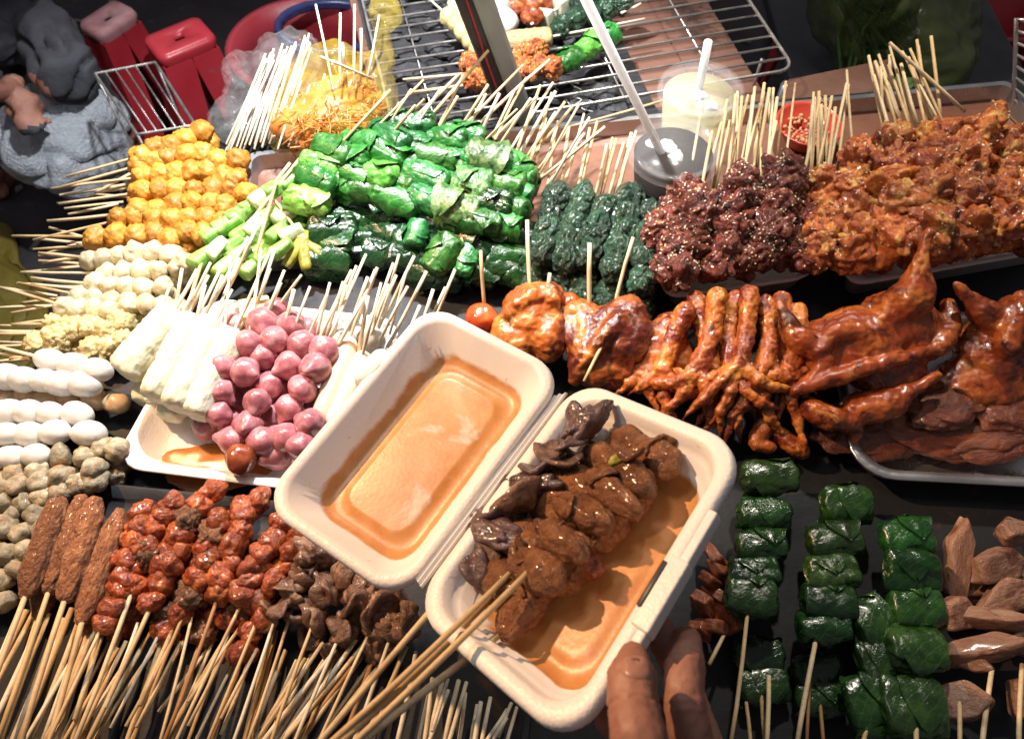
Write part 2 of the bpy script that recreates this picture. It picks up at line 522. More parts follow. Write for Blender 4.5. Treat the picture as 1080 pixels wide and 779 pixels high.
M_['slab'] = food('roast_slab', [(.07, .014, .005), (.16, .036, .010), (.30, .09, .022)], 1.8, .25, .6, 6, .5, .1, bd=.04)
M_['cake'] = food('brown_slice', [(.20, .088, .05), (.27, .14, .09), (.36, .22, .155)], 1.3, .40, .6, 9, .15, .2, dist=0, spots=[((.14, .05, .028), .8, .56)])
M_['scrap'] = food('meat_scrap', [(.14, .03, .012), (.28, .075, .025), (.40, .13, .05)], 1.5, .35, .5, 6, .3)
M_['foam'] = None
def foam():
    m, nt, b = newmat('styrofoam')
    co = coords(nt, jitter=False)
    base = ramp(nt, tex(nt, co, 14, 5, .6, .4), [(.35, (.78, .75, .72)), (.65, (.84, .82, .80))])
    base = mix(nt, mapr(nt, tex(nt, co, 33, 6, .7, 1.0), .68, .76, 0, .35), base, (.55, .30, .14))
    nt.links.new(base, b.inputs['Base Color'])
    b.inputs['Roughness'].default_value = .42
    vo = nt.nodes.new('ShaderNodeTexVoronoi'); vo.inputs['Scale'].default_value = 420
    nt.links.new(co, vo.inputs['Vector'])
    bp = nt.nodes.new('ShaderNodeBump'); bp.inputs['Strength'].default_value = .22; bp.inputs['Distance'].default_value = .001
    nt.links.new(vo.outputs['Distance'], bp.inputs['Height']); nt.links.new(bp.outputs[0], b.inputs['Normal'])
    b.inputs['Subsurface Weight'].default_value = .03
    b.inputs['Subsurface Radius'].default_value = (1, .7, .5)
    b.inputs['Subsurface Scale'].default_value = .004
    return m
M_['foam'] = foam()
def painted_lamplight_foam(name, normal, floor):
    """foam with amber lamplight painted orange on floor and lower walls, plus sauce specks"""
    m, nt, b = newmat(name)
    co = coords(nt, jitter=False)
    dp = nt.nodes.new('ShaderNodeVectorMath'); dp.operation = 'DOT_PRODUCT'
    nt.links.new(co, dp.inputs[0]); dp.inputs[1].default_value = tuple(normal)
    ad = nt.nodes.new('ShaderNodeMath'); ad.operation = 'MULTIPLY_ADD'; ad.inputs[1].default_value = .018
    nt.links.new(tex(nt, co, 22, 5, .6, .5), ad.inputs[0]); nt.links.new(dp.outputs['Value'], ad.inputs[2])
    mask = mapr(nt, ad.outputs[0], floor + .0150, floor + .0185, 1, 0)
    mx_ = nt.nodes.new('ShaderNodeMath'); mx_.operation = 'MAXIMUM'
    nt.links.new(mask, mx_.inputs[0]); nt.links.new(mapr(nt, tex(nt, co, 130, 4, .6, .3), .69, .72, 0, .6), mx_.inputs[1]); mask = mx_.outputs[0]
    foam_c = ramp(nt, tex(nt, co, 14, 5, .6, .4), [(.35, (.78, .76, .76)), (.65, (.83, .82, .82))])
    sc = ramp(nt, tex(nt, co, 30, 6, .65, .8), [(.3, (.46, .19, .055)), (.5, (.55, .26, .09)), (.75, (.63, .36, .17))])  # orange tint stands in for amber lamplight on clean foam
    base = mix(nt, mask, foam_c, sc)
    nt.links.new(base, b.inputs['Base Color'])
    nt.links.new(mapr(nt, mask, 0, 1, .45, .36), b.inputs['Roughness'])
    bp = nt.nodes.new('ShaderNodeBump'); bp.inputs['Strength'].default_value = .07; bp.inputs['Distance'].default_value = .001
    vo = nt.nodes.new('ShaderNodeTexVoronoi'); vo.inputs['Scale'].default_value = 330
    nt.links.new(co, vo.inputs['Vector'])
    nt.links.new(vo.outputs['Distance'], bp.inputs['Height']); nt.links.new(bp.outputs[0], b.inputs['Normal'])
    b.inputs['Subsurface Weight'].default_value = .03
    b.inputs['Subsurface Radius'].default_value = (1, .7, .5)
    b.inputs['Subsurface Scale'].default_value = .004
    return m
M_['sauce'] = food('sauce', [(.30, .10, .02), (.45, .17, .035), (.55, .25, .06)], 40, .15, .1, 60, .5, vary=.1, bd=.001)
M_['steel'] = plain('steel', (.45, .46, .48), (.55, .56, .58), 12, .3, .15, 60, .9)
M_['steel_dark'] = plain('dark_counter', (.010, .011, .013), (.026, .028, .032), 9, .55, .3, 45, 0, .003, spec=.25, dirt=((.10, .045, .02), 14, .60))
M_['board'] = plain('brown_board', (.15, .058, .035), (.25, .11, .065), 7, .42, .3, 60, 0, .003, dirt=((.03, .018, .014), 9, .58))
M_['rust'] = plain('rust_plate', (.14, .065, .045), (.25, .13, .095), 8, .4, .3, 70, .25, .003, dirt=((.05, .03, .025), 12, .56))
M_['soot'] = plain('soot', (.008, .008, .010), (.03, .03, .034), 14, .5, .6, 50, 0, .006)
M_['coal'] = plain('charcoal', (.006, .006, .007), (.05, .05, .055), 30, .7, .6, 70, 0, .006)
M_['wire'] = plain('grill_wire', (.42, .40, .38), (.62, .60, .57), 30, .35, .2, 120, .85, dirt=((.12, .07, .05), 20, .62))
M_['post'] = plain('post_steel', (.36, .41, .43), (.48, .53, .55), 10, .38, .2, 60, .1)
M_['post_dark'] = plain('post_channel', (.03, .03, .035), (.06, .06, .07), 12, .4, .1)
M_['red_wire'] = plain('red_wire', (.55, .03, .07), (.62, .05, .09), 20, .4, 0)
M_['red_plastic'] = plain('red_plastic', (.46, .024, .04), (.58, .055, .07), 5, .35, .15, 50, 0, .003, dirt=((.30, .10, .10), 20, .62))
M_['tub_red'] = plain('tub_red', (.20, .014, .022), (.28, .03, .04), 5, .4, .15, 50, 0, .003)
M_['red_dusty'] = plain('red_dusty', (.50, .20, .22), (.62, .38, .38), 25, .6, .3, 90, 0, .003, dirt=((.40, .05, .07), 9, .56))
M_['blue_dark'] = plain('blue_hose', (.012, .018, .07), (.03, .04, .12), 12, .3, .1)
M_['ground'] = plain('paving', (.035, .032, .038), (.085, .075, .08), 3, .8, .8, 30, 0, .01, dirt=((.12, .11, .11), 26, .60))
M_['grey_cloth'] = plain('grey_cloth', (.030, .031, .04), (.055, .057, .07), 9, .85, .5, 35, 0, .01)
M_['skin'] = plain('skin', (.25, .105, .072), (.37, .185, .13), 38, .58, .45, 260, 0, .0008)
M_['nail'] = plain('nail', (.36, .18, .13), (.40, .21, .16), 12, .3, 0)
M_['hair'] = plain('hair', (.012, .010, .010), (.03, .025, .022), 60, .5, .5, 200)
M_['bag_grey'] = plain('grey_bag', (.44, .49, .55), (.60, .64, .69), 8, .35, .8, 22, 0, .012)
M_['film_clear'] = film('clear_film', (.85, .87, .86), .055, .1, .9, 40)
M_['film_yellow'] = film('yellow_film', (.80, .60, .07), .16, .12, .8, 35)
M_['film_green'] = film('green_film', (.10, .13, .035), .60, .25, .7, 18)
M_['shred'] = food('shredded_papaya', [(.52, .10, .02), (.64, .18, .04), (.70, .30, .11)], 30, .3, .2, 80, .3, .2, vary=.1)
M_['herb'] = food('herb', [(.03, .09, .02), (.07, .18, .04), (.25, .36, .10)], 20, .5, .4, 60)
M_['bowl_red'] = plain('bowl_red', (.50, .05, .03), (.60, .08, .045), 10, .3, .05, 40)
M_['peanut'] = plain('peanut', (.50, .22, .10), (.62, .34, .18), 60, .5, .3, 200)
M_['straw'] = plain('straw_plastic', (.82, .82, .82), (.86, .86, .86), 10, .3, 0)
M_['cart'] = plain('cart_panel', (.05, .05, .055), (.09, .09, .10), 6, .5, .2, 30, .4)
def clear_plastic(name, tint, alpha):
    m, nt, b = newmat(name)
    b.inputs['Base Color'].default_value = (*tint, 1)
    b.inputs['Roughness'].default_value = .12
    b.inputs['Alpha'].default_value = alpha
    b.inputs['Specular IOR Level'].default_value = .8
    b.inputs['Coat Weight'].default_value = .6
    return m
M_['cup_plastic'] = clear_plastic('cup_plastic', (.9, .92, .94), .02)
M_['cup_lid'] = clear_plastic('cup_lid', (.92, .93, .95), .045)
M_['cola'] = plain('dark_drink', (.010, .005, .003), (.016, .008, .005), 10, .3, 0, spec=.15)
M_['lime_drink'] = clear_plastic('lime_drink', (.80, .78, .45), .38)
M_['ice'] = plain('ice', (.55, .55, .55), (.75, .75, .75), 90, .2, .5, 120)

_b = M_['straw'].node_tree.nodes['Principled BSDF']
_b.inputs['Subsurface Weight'].default_value = .8
_b.inputs['Subsurface Radius'].default_value = (1, 1, 1)
_b.inputs['Subsurface Scale'].default_value = .02
_b = M_['skin'].node_tree.nodes['Principled BSDF']
_b.inputs['Subsurface Weight'].default_value = .15
_b.inputs['Subsurface Radius'].default_value = (1, .35, .2)
_b.inputs['Subsurface Scale'].default_value = .004

# ================================================================ THE SETTING
GZ = -0.75                                    # the street; the counter top is z = 0
def sheet(name, pts, z, mat, thick=0.0):
    pts = [Vector((p[0], p[1], z)) for p in pts]
    n = len(pts)
    if thick:
        vs = pts + [p - Vector((0, 0, thick)) for p in pts]
        fs = [tuple(range(n)), tuple(range(2 * n - 1, n - 1, -1))] + [(i, (i + 1) % n, n + (i + 1) % n, n + i) for i in range(n)]
    else:
        vs, fs = pts, [tuple(range(n))]
    return pydata(name, vs, fs, mat, False)

tag(mesh_obj('ground', sheet('ground', [(-25, -25), (25, -25), (25, 25), (-25, 25)], GZ, M_['ground'])), kind='structure')

# the cart: a dark counter with a lower body
YAW = R(7.5)
ex = Vector((math.cos(YAW), math.sin(YAW), 0)); ey = Vector((-math.sin(YAW), math.cos(YAW), 0))
ct = thing('food_cart', (0.15, 0.4, GZ), 'dark metal street food cart counter carrying all the trays of skewers', 'food cart')
LB = P(140, 163); RB = P(1130, 78)
LF = Vector((-0.46, -0.06, 0)); RF = Vector((0.75, -0.06, 0))
LB.x = -0.44
org = Vector(ct.location)
top = bevelled(shift(sheet('counter_top', [LF, RF, RB, LB], 0.0, M_['steel_dark'], 0.025), org), .003)
mesh_obj('counter_top', top, ct)
inx = lambda p, d: (p[0] + d[0], p[1] + d[1])
body = shift(sheet('cart_body', [inx(LF, (.05, .02)), inx(RF, (-.03, .02)), inx(RB, (-.03, -.03)), inx(LB, (.05, -.03))], -0.027, M_['cart'], 0.58), org)
mesh_obj('cart_body', body, ct)
for (x, y) in ((-.37, .03), (.68, .03), (.66, .74), (-.35, .66)):
    mesh_obj('leg', MB().add(tube_data([(x, y, -.607), (x, y, GZ)], .018, 8)).mesh('leg', M_['steel'], origin=org), ct)

# glass-and-steel serving tray at the back of the counter, with a brown floor
sA, sB = P(262, 166, .02), P(1063, 90, .02)
tx = (sB - sA).normalized(); tx.z = 0; tx.normalize(); ty = Vector((-tx.y, tx.x, 0))
tl = (sB - sA).length
st = thing('serving_tray', (sA + sB) / 2 - ty * .08, 'long steel rimmed serving tray with brown floor across the counter back', 'tray')
o_ = Vector(st.location); o_.z = 0
st.location = o_
tray = loft_tray('tray_rim', [M_['steel'], M_['board']], Vector((0, 0, .026)), tx, ty, Vector((0, 0, 1)), tl / 2, .08,
                 [(.03, -.024, .01), (.006, -.024, .012), (.004, -.002, .012), (0, -.002, .012), (0, .001, .012), (.006, .001, .012), (.0085, -.018, .012), (.02, -.021, .012)], False,
                 [0, 0, 0, 0, 0, 0, 1, 1])
mesh_obj('tray_rim', tray, st)
fl = loft_tray('tray_floor', M_['board'], Vector((0, 0, .0045)), tx, ty, Vector((0, 0, 1)), tl / 2 - .021, .059, [(.01, -.001, .01), (0, 0, .01), (.002, .0022, .01)], False)
mesh_obj('tray_floor', fl, st)

# charcoal grill behind it: rusty plate, sooty bed with coals, wire net
gA, gB = P(838, 73, .012), P(570, 118, .012)
gx = (gB - gA).normalized(); gx.z = 0; gx.normalize(); gy = Vector((gx.y, -gx.x, 0)) * (1 if gx.x < 0 else -1)
if gy.y < 0: gy = -gy
def G(a, b, z): return gA + gx * a + gy * b + Vector((0, 0, z - gA.z))
gr = thing('charcoal_grill', G(.28, .16, GZ), 'charcoal grill with rusty brown plate and sooty bed behind the serving tray', 'grill')
go = Vector(gr.location)
plate = MB()
def quad(a0, a1, b0, b1, z): return [G(a0, b0, z), G(a1, b0, z), G(a1, b1, z), G(a0, b1, z)]
mesh_obj('rust_plate', bevelled(shift(sheet('rust_plate', quad(.022, .515, -.135, .42, -.030), -.030, M_['rust'], .02), go), .003), gr)
bedm = []
bm = bmesh.new()
bed = sheet('soot_bed', quad(.17, .505, -.020, .38, -.027), -.025, M_['soot'], .004)
bm.free()
mesh_obj('soot_bed', shift(bed, go), gr)
mesh_obj('grill_body', shift(sheet('grill_body', quad(.045, .505, -.10, .40, -.052), -.052, M_['cart'], .5), go), gr)
for a, b in ((.06, -.08), (.49, -.08), (.49, .38), (.06, .38)):
    q = G(a, b, -.55)
    mesh_obj('leg', MB().add(tube_data([q, Vector((q.x, q.y, GZ))], .014, 8)).mesh('leg', M_['steel'], origin=go), gr)
coal = MB()
for k in range(150):
    c = G(rnd.uniform(.19, .48), rnd.uniform(.0, .36), -.020)
    r = rnd.uniform(.006, .015)
    bm = bmesh.new(); bmesh.ops.create_icosphere(bm, subdivisions=2, radius=1)
    vs = [c + Vector((v.co.x * r * 1.5, v.co.y * r, v.co.z * r * .7)) * (1 + .4 * nz(v.co, 1.6, k)) for v in bm.verts]
    coal.add((vs, [tuple(v.index for v in f.verts) for f in bm.faces])); bm.free()
tag(mesh_obj('charcoal', coal.mesh('charcoal', M_['coal'], False)), 'black lumps of charcoal lying in the grill bed', 'charcoal', None, 'stuff')
net = thing('grill_net', G(.28, .17, .012), 'wire grill net with round corners lying over the charcoal bed', 'grill net')
no = Vector(net.location)
W_, D_ = .50, .40
loop = []
for cx, cy, a0 in ((.02, .02, 180), (W_ - .02, .02, 270), (W_ - .02, D_ - .02, 0), (.02, D_ - .02, 90)):
    for k in range(5):
        a = R(a0 + 90 * k / 4)
        loop.append(G(cx + .02 * math.cos(a), cy + .02 * math.sin(a), .012))
loop.append(loop[0])
mesh_obj('frame', MB().add(tube_data(loop, .0022, 8, False)).mesh('frame', M_['wire'], origin=no), net)
nb = 18
for k in range(1, nb):
    y = D_ * k / nb
    mesh_obj('bar', MB().add(tube_data([G(.002, y, .0125), G(W_ * .5, y, .0105 + rnd.uniform(-.001, .001)), G(W_ - .002, y, .0125)], .0016, 6)).mesh('bar', M_['wire'], origin=no), net)
for x in (.10, .22, .35, .45):
    mesh_obj('cross_bar', MB().add(tube_data([G(x, .002, .0088), G(x, D_ - .002, .0088)], .0013, 6)).mesh('cross_bar', M_['wire'], origin=no), net)
# feet that hold the net above the plate
for x, y in ((.03, .03), (W_ - .03, .03), (W_ - .03, D_ - .03), (.03, D_ - .03)):
    mesh_obj('foot', MB().add(tube_data([G(x, y, .010), G(x, y, -.030)], .002, 6)).mesh('foot', M_['wire'], origin=no), net)

# leaning cart post of grey steel with a dark channel and a red wire
pb = P(547, 128, .0); pt_ = pb + (CAMH * 0 + 1) * Vector((0, 0, 0))
rr = ray(478, -60); t = (0.22 - CAMH) / rr.z
ptop = Vector((rr.x * t, rr.y * t, .22))
po = thing('cart_post', pb, 'leaning grey steel cart post with dark channel and red wire', 'post')
d = (ptop - pb)
Fm = frame(d, (0, -.6, .8))
def post_piece(nm, lo, hi, m, bev=.002):
    vs, fs = box_data(lo, hi)
    mesh_obj(nm, bevelled(pydata(nm, [Fm @ v for v in vs], fs, m, False), bev), po)
L_ = d.length + .12
post_piece('steel_tube', (-.01, -.019, -.011), (L_, .003, .011), M_['post'], .004)
post_piece('channel', (-.01, .0035, -.009), (L_, .018, .008), M_['post_dark'], .001)
mesh_obj('red_wire', MB().add(tube_data([Fm @ Vector((x, .010 + .002 * math.sin(x * 23), .0095)) for x in [i * .05 for i in range(int(L_ / .05))]], .0014, 6)).mesh('red_wire', M_['red_wire']), po)

# foil edged strip board to the far side of the grill
fb = thing('side_shelf', P(900, 82, -.03), 'stained metal shelf strip behind the red bowl beside the grill net', 'shelf')
fo = Vector(fb.location)
c4 = [P(826, 112, -.03), P(930, 98, -.03), P(940, 62, -.03), P(832, 84, -.03)]
mesh_obj('shelf_plate', shift(sheet('shelf_plate', c4, -.03, M_['rust'], .006), fo), fb)
c5 = [P(826, 122, -.028), P(1000, 104, -.028), P(1000, 96, -.028), P(826, 113, -.028)]
mesh_obj('shelf_lip', shift(sheet('shelf_lip', c5, -.024, M_['steel_dark'], .012), fo), fb)
for c in (c4[0], c4[1], c4[2], c4[3]):
    mesh_obj('leg', MB().add(tube_data([(c.x, c.y, -.037), (c.x, c.y, GZ)], .008, 6)).mesh('leg', M_['steel'], origin=fo), fb)

# ---------------------------------------------------------------- stools, rack, tub and bags behind the cart
def stool(label, quad_px, ztop, topmat):
    q = [P(u, v, ztop) for u, v in quad_px]
    c = sum(q, Vector()) / 4
    X = ((q[1] - q[0]) + (q[2] - q[3])) / 2; Y = ((q[3] - q[0]) + (q[2] - q[1])) / 2
    hx, hy = X.length / 2, Y.length / 2
    X.normalize(); Y = Vector((-X.y, X.x, 0)) * (1 if (Vector((-X.y, X.x, 0)).dot(Y) > 0) else -1)
    e = thing('plastic_stool', (c.x, c.y, GZ), label, 'stool', 'red plastic stools behind the cart')
    Z = Vector((0, 0, ztop - GZ))
    N = Vector((0, 0, 1))
    # seat with a hole in the middle
    m = 28
    rings = [(.006, -.03, .02, 1), (0, -.012, .02, 1), (.004, -.001, .018, 1), (.014, 0, .014, 1)]
    vs, fs = [], []
    base = rrect(1, 1, .2, 6)
    for ins, z, r, _ in rings:
        vs += [Z + X * x + Y * y + N * z for x, y in rrect(hx - ins, hy - ins, r, 6)]
    for rad in (.016, .0145):
        for (x, y) in rrect(hx, hy, .014, 6):
            a = math.atan2(y / hy, x / hx)
            vs.append(Z + X * rad * math.cos(a) + Y * rad * math.sin(a) + N * (0 if rad > .015 else -.012))
    for i in range(5):
        for k in range(m):
            fs.append((i * m + k, i * m + (k + 1) % m, (i + 1) * m + (k + 1) % m, (i + 1) * m + k))
    mesh_obj('seat', pydata('seat', vs, fs, topmat), e)
    h = ztop - GZ
    for sx in (-1, 1):
        for sy in (-1, 1):
            # L-shaped flared leg
            def lp(ax, ay, z, g): return X * (sx * (hx - .004 + g - ax)) + Y * (sy * (hy - .004 + g - ay)) + N * z
            vs, fs = [], []
            for z, g, w in ((h - .028, 0, hx * .97), (h * .55, .012, hx * .94), (0, .03, hx * .86)):
                for ax, ay in ((w, 0), (0, 0), (0, w), (.004, w), (.004, .004), (w, .004)):
                    vs.append(lp(ax, ay, z, g))
            for i in range(2):
                for k in range(6):
                    fs.append((i * 6 + k, i * 6 + (k + 1) % 6, i * 6 + 6 + (k + 1) % 6, i * 6 + 6 + k))
            fs += [(0, 1, 4, 5), (1, 2, 3, 4), (12, 13, 16, 17), (13, 14, 15, 16)]
            mesh_obj('leg', pydata('leg', vs, fs, M_['red_plastic'], False), e)
    return e
stool('red plastic stool with clean glossy seat, behind the wire rack', [(157, 66), (219, 42), (219, 11), (158, 37)], -.40, M_['red_plastic'])
stool('red plastic stool with worn whitish dusty seat near the seated person', [(98, 41), (141, 14), (126, -6), (84, 22)], -.40, M_['red_dusty'])
stool('dark red plastic stool in shade behind the green herb bag', [(842, 38), (893, 30), (900, -14), (850, -8)], -.42, M_['red_plastic'])

# red crate with ribbed side, far corner
rc = thing('plastic_crate', P(1052, 24, GZ), 'red ribbed plastic crate standing behind the herb bag and wire rack', 'crate')
ro = P(1062, 12, -.45)
rc.location = (ro.x, ro.y, GZ)
cr = loft_tray('crate_shell', M_['red_plastic'], Vector((0, 0, .30)), Vector((1, 0, 0)), Vector((0, 1, 0)), Vector((0, 0, 1)), .13, .10,
               [(.02, -.30, .02), (.008, -.30, .02), (0, -.005, .02), (-.006, -.005, .02), (-.006, 0, .02), (.006, 0, .02), (.012, -.27, .02), (.03, -.28, .02)])
mesh_obj('crate_shell', cr, rc)
for k in range(9):
    x = -.105 + k * .026
    mesh_obj('rib', bevelled(pydata('rib', *box_data((x - .003, -.104, .04), (x + .003, -.094, .285)), M_['red_plastic'], False), .001), rc)

# leaning wire rack by the seated person
def wire_rack(label, q, n, r, mat, lege=True):
    c = sum(q, Vector()) / 4
    e = thing('wire_rack', (c.x, c.y, GZ), label, 'wire rack')
    o = Vector(e.location)
    lp = q + [q[0]]
    pts = []
    for i in range(4):
        for k in range(6): pts.append(lp[i].lerp(lp[i + 1], k / 6))
    pts.append(q[0])
    mesh_obj('frame', MB().add(tube_data(pts, r * 1.5, 6, False)).mesh('frame', mat, origin=o), e)
    for k in range(1, n):
        t = k / n
        mesh_obj('bar', MB().add(tube_data([q[0].lerp(q[1], t), q[3].lerp(q[2], t)], r, 6)).mesh('bar', mat, origin=o), e)
    if lege:
        for p in q:
            mesh_obj('leg', MB().add(tube_data([p, Vector((p.x, p.y, GZ))], r * 1.4, 6)).mesh('leg', mat, origin=o), e)
    return e
wire_rack('thin wire rack standing between the grey trousers and red stools', [P(100, 78, -.22), P(164, 66, -.22), P(206, 132, -.18), P(145, 142, -.18)], 6, .0016, M_['wire'])
wire_rack('wire rack standing upright at the far corner of the serving tray', [P(1069, 128, .0), P(1072, 20, .10), P(1115, 30, .10), P(1108, 175, .0)], 9, .0018, M_['wire'], False)

# red tub with a coil of dark blue hose on it
tub = thing('plastic_tub', P(318, 62, GZ), 'big round red plastic tub behind the clear bag of sticks', 'tub')
tc = P(318, 45, -.30); tub.location = (tc.x, tc.y, GZ)
def lathe(name, prof, mat, n=40, ell=1.0):
    vs, fs = [], []
    for r, z in prof:
        for k in range(n):
            a = 2 * math.pi * k / n
            vs.append(Vector((r * math.cos(a), r * math.sin(a) * ell, z)))
    for i in range(len(prof) - 1):
        for k in range(n):
            fs.append((i * n + k, i * n + (k + 1) % n, (i + 1) * n + (k + 1) % n, (i + 1) * n + k))
    fs.append(tuple(range(n))); fs.append(tuple((len(prof) - 1) * n + k for k in range(n)))
    return pydata(name, vs, fs, mat)
mesh_obj('tub_shell', lathe('tub_shell', [(.02, 0), (.095, 0), (.125, .40), (.135, .445), (.142, .445), (.142, .452), (.128, .452), (.118, .40), (.09, .02), (.02, .015)], M_['tub_red'], 48), tub)
def ring(nm, c, a, b, r, mat, label, cat, rot):
    pts = []
    for k in range(41):
        t = 2 * math.pi * k / 40 * 1.93
        pts.append(rot @ Vector((a * math.cos(t), b * math.sin(t), .010 * k / 40)))
    e = mesh_obj(nm, MB().add(tube_data(pts, r, 10)).mesh(nm, mat)); e.location = c
    return tag(e, label, cat)
ring('hose_coil', Vector((tc.x + .055, tc.y + .03, GZ + .455)), .10, .075, .0075, M_['blue_dark'], 'dark blue hose looped over the rim of the red tub', 'hose', Matrix.Rotation(R(8), 3, 'Y') @ Matrix.Rotation(R(20), 3, 'Z'))

# a grey crumpled bag on the street
def crumple(nm, c, sz, mat, seed, label, cat, sub=5):
    me = lump(nm, mat, seed, sub, .28, 1.1, .08, 3.0, (1, 1, 1), .22, 1.9)
    o = mesh_obj(nm, me, None, c, (rnd.random(), rnd.random(), rnd.random()), sz)
    return tag(o, label, cat)
cp = P(70, 150, -.46)
crumple('grey_bag', cp, (.14, .115, .12), M_['bag_grey'], 4, 'crumpled pale grey blue bag in the lap of the seated person', 'bag')

# ---------------------------------------------------------------- the seated person at the cart's corner
k1, k2 = P(-4, 38, -.29), P(70, 72, -.29)
back = Vector((-.30, .30, 0))
pel = (k1 + k2) / 2 + back * 1.1; pel.z = -.36
hipL = pel + Vector((-.07, -.07, .0)); hipR = pel + Vector((.07, .07, 0))
an2 = P(128, 150, -.70); an1 = P(-10, 150, -.70)
parts = [('t', [hipL, k1.lerp(hipL, .5), k1], [.085, .075, .058]), ('t', [hipR, k2.lerp(hipR, .5), k2], [.085, .075, .058]),
         ('t', [k1, k1.lerp(an1, .35) + Vector((-.01, .02, 0)), an1], [.055, .052, .036]),
         ('t', [k2, k2.lerp(an2, .35) + Vector((-.01, .02, 0)), an2], [.055, .052, .036]),
         ('t', [an2, an2 + Vector((.05, -.06, -.025)), an2 + Vector((.09, -.11, -.035))], [.032, .034, .022]),
         ('t', [an1, an1 + Vector((.03, -.07, -.025)), an1 + Vector((.05, -.13, -.035))], [.032, .034, .022]),
         ('t', [pel, pel + Vector((.02, -.02, .22)), pel + Vector((.05, -.05, .44))], [.115, .125, .12]),
         ('t', [pel + Vector((.05, -.05, .46)), pel + Vector((.08, -.08, .60))], [.05, .045]),
         ('b', pel + Vector((.10, -.10, .69)), (.075, .085, .105))]
sh1 = pel + Vector((-.09, -.14, .45)); sh2 = pel + Vector((.16, .06, .45))
el1 = P(-75, 50, -.18); el2 = k2 + Vector((-.10, .14, .14))
h1 = P(12, 92, -.30); h2 = k2 + Vector((-.30, .32, .06))
parts += [('t', [sh1, el1, h1], [.055, .042, .024]), ('t', [sh2, el2, h2], [.055, .045, .028]),
          ('b', h1 + Vector((.025, -.035, -.01)), (.034, .026, .018)), ('b', h2 + Vector((.02, -.02, 0)), (.045, .035, .02))]
for hh in (h1 + Vector((.025, -.035, -.01)), h2 + Vector((.02, -.02, 0))):
    for j, a in enumerate((-22, -6, 10, 26)):
        dd = Matrix.Rotation(R(a), 3, 'Z') @ Vector((.6, -.8, -.15))
        parts.append(('t', [hh + dd * .02, hh + dd * (.042 + .008 * (1.5 - abs(j - 1.5))), hh + dd * (.058 + .008 * (1.5 - abs(j - 1.5))) + Vector((0, 0, -.012))], [.009, .008, .007]))
pe = thing('person', (pel.x, pel.y, GZ), 'person in dark grey clothes sitting by the cart corner, knees apart', 'person')
pm = fuse('body', [M_['grey_cloth'], M_['skin']], parts, .008, 2, .016, 10, 2, 1.2)
for pl in pm.polygons:
    c = pl.center
    skin = (c - (h1 + Vector((.025, -.035, -.01)))).length < .060 or (c - (h2 + Vector((.02, -.02, 0)))).length < .05 or c.z < -.62 or c.z > pel.z + .53
    dd = (c - el1); ax = (h1 - el1)
    t = dd.dot(ax) / ax.length_squared
    
    pl.material_index = 1 if skin else 0
mesh_obj('body', shift(pm, pe.location), pe)
hc = pel + Vector((.09, -.09, .72))
hm = lump('hair', M_['hair'], 3, 4, .05, 2, .02, 9)
mesh_obj('hair', hm, pe, hc - Vector(pe.location), None, (.082, .092, .085))
# the low stool that carries the person
so = thing('plastic_stool', (pel.x, pel.y, GZ), 'low dark stool under the seated person', 'stool', 'red plastic stools behind the cart')
mesh_obj('seat', lathe('seat', [(.02, .265), (.12, .265), (.13, .28), (.12, .295), (.02, .297)], M_['post_dark'], 24), so)
for sx in (-1, 1):
    for sy in (-1, 1):
        mesh_obj('leg', MB().add(tube_data([(sx * .07, sy * .07, .27), (sx * .1, sy * .1, 0)], .014, 8)).mesh('leg', M_['post_dark']), so)

# ---------------------------------------------------------------- bags behind the serving tray
def blob_bag(nm, label, parts, mat, vox, disp, seed, cat='plastic bag', df=30):
    me = fuse(nm, mat, parts, vox, 5, disp, df, seed)
    c = sum((v.co for v in me.vertices), Vector()) / len(me.vertices)
    c.z = min(v.co.z for v in me.vertices)
    o = mesh_obj(nm, shift(me, c)); o.location = c
    return tag(o, label, cat)
yz = .035
def Q(u, v, z): return P(u, v, z)
blob_bag('plastic_bag', 'yellow plastic bag with knotted neck holding shredded orange papaya',
         [('b', Q(345, 125, .045), (.066, .058, .047)), ('b', Q(375, 100, .05), (.052, .054, .050)), ('b', Q(318, 145, .035), (.035, .032, .030)),
          ('t', [Q(392, 95, .06), Q(402, 62, .08), Q(400, 38, .10), Q(406, 14, .12)], [.030, .012, .012, .020]),
          ('t', [Q(325, 100, .06), Q(318, 85, .07)], [.02, .022]), ('t', [Q(370, 90, .075), Q(352, 62, .09), Q(330, 70, .08)], [.030, .022, .016])], M_['film_yellow'], .004, .007, 3)
sh = MB()
bm = bmesh.new(); bmesh.ops.create_icosphere(bm, subdivisions=4, radius=1)
shc = Q(350, 122, .042); shr = frame(Q(395, 92, .042) - Q(310, 145, .042))
sh.add(([shc + shr @ Vector((v.co.x * .064, v.co.y * .045, v.co.z * .033)) * (1 + .25 * nz(v.co, 2, 3) + .12 * nz(v.co, 6, 4)) for v in bm.verts], [tuple(v.index for v in f.verts) for f in bm.faces])); bm.free()
for k in range(700):
    a = rnd.gauss(0, 1); b = rnd.gauss(0, 1)
    u = 352 + a * 24 + b * 9; v = 118 - a * 15 + b * 10
    c = Q(u, v, .048 + rnd.uniform(-.02, .022))
    if (c - Q(348, 122, .045)).length > .058: continue
    dd = Vector((rnd.gauss(.6, .6), rnd.gauss(.4, .6), rnd.gauss(0, .3))).normalized() * rnd.uniform(.009, .018)
    sh.add(tube_data([c - dd, c + Vector((rnd.uniform(-.003, .003), rnd.uniform(-.003, .003), rnd.uniform(-.002, .004))), c + dd], .0009, 5))
tag(mesh_obj('shredded_papaya', sh.mesh('shredded_papaya', M_['shred'])), 'orange shredded papaya heaped inside the yellow plastic bag', 'shredded papaya', None, 'stuff')

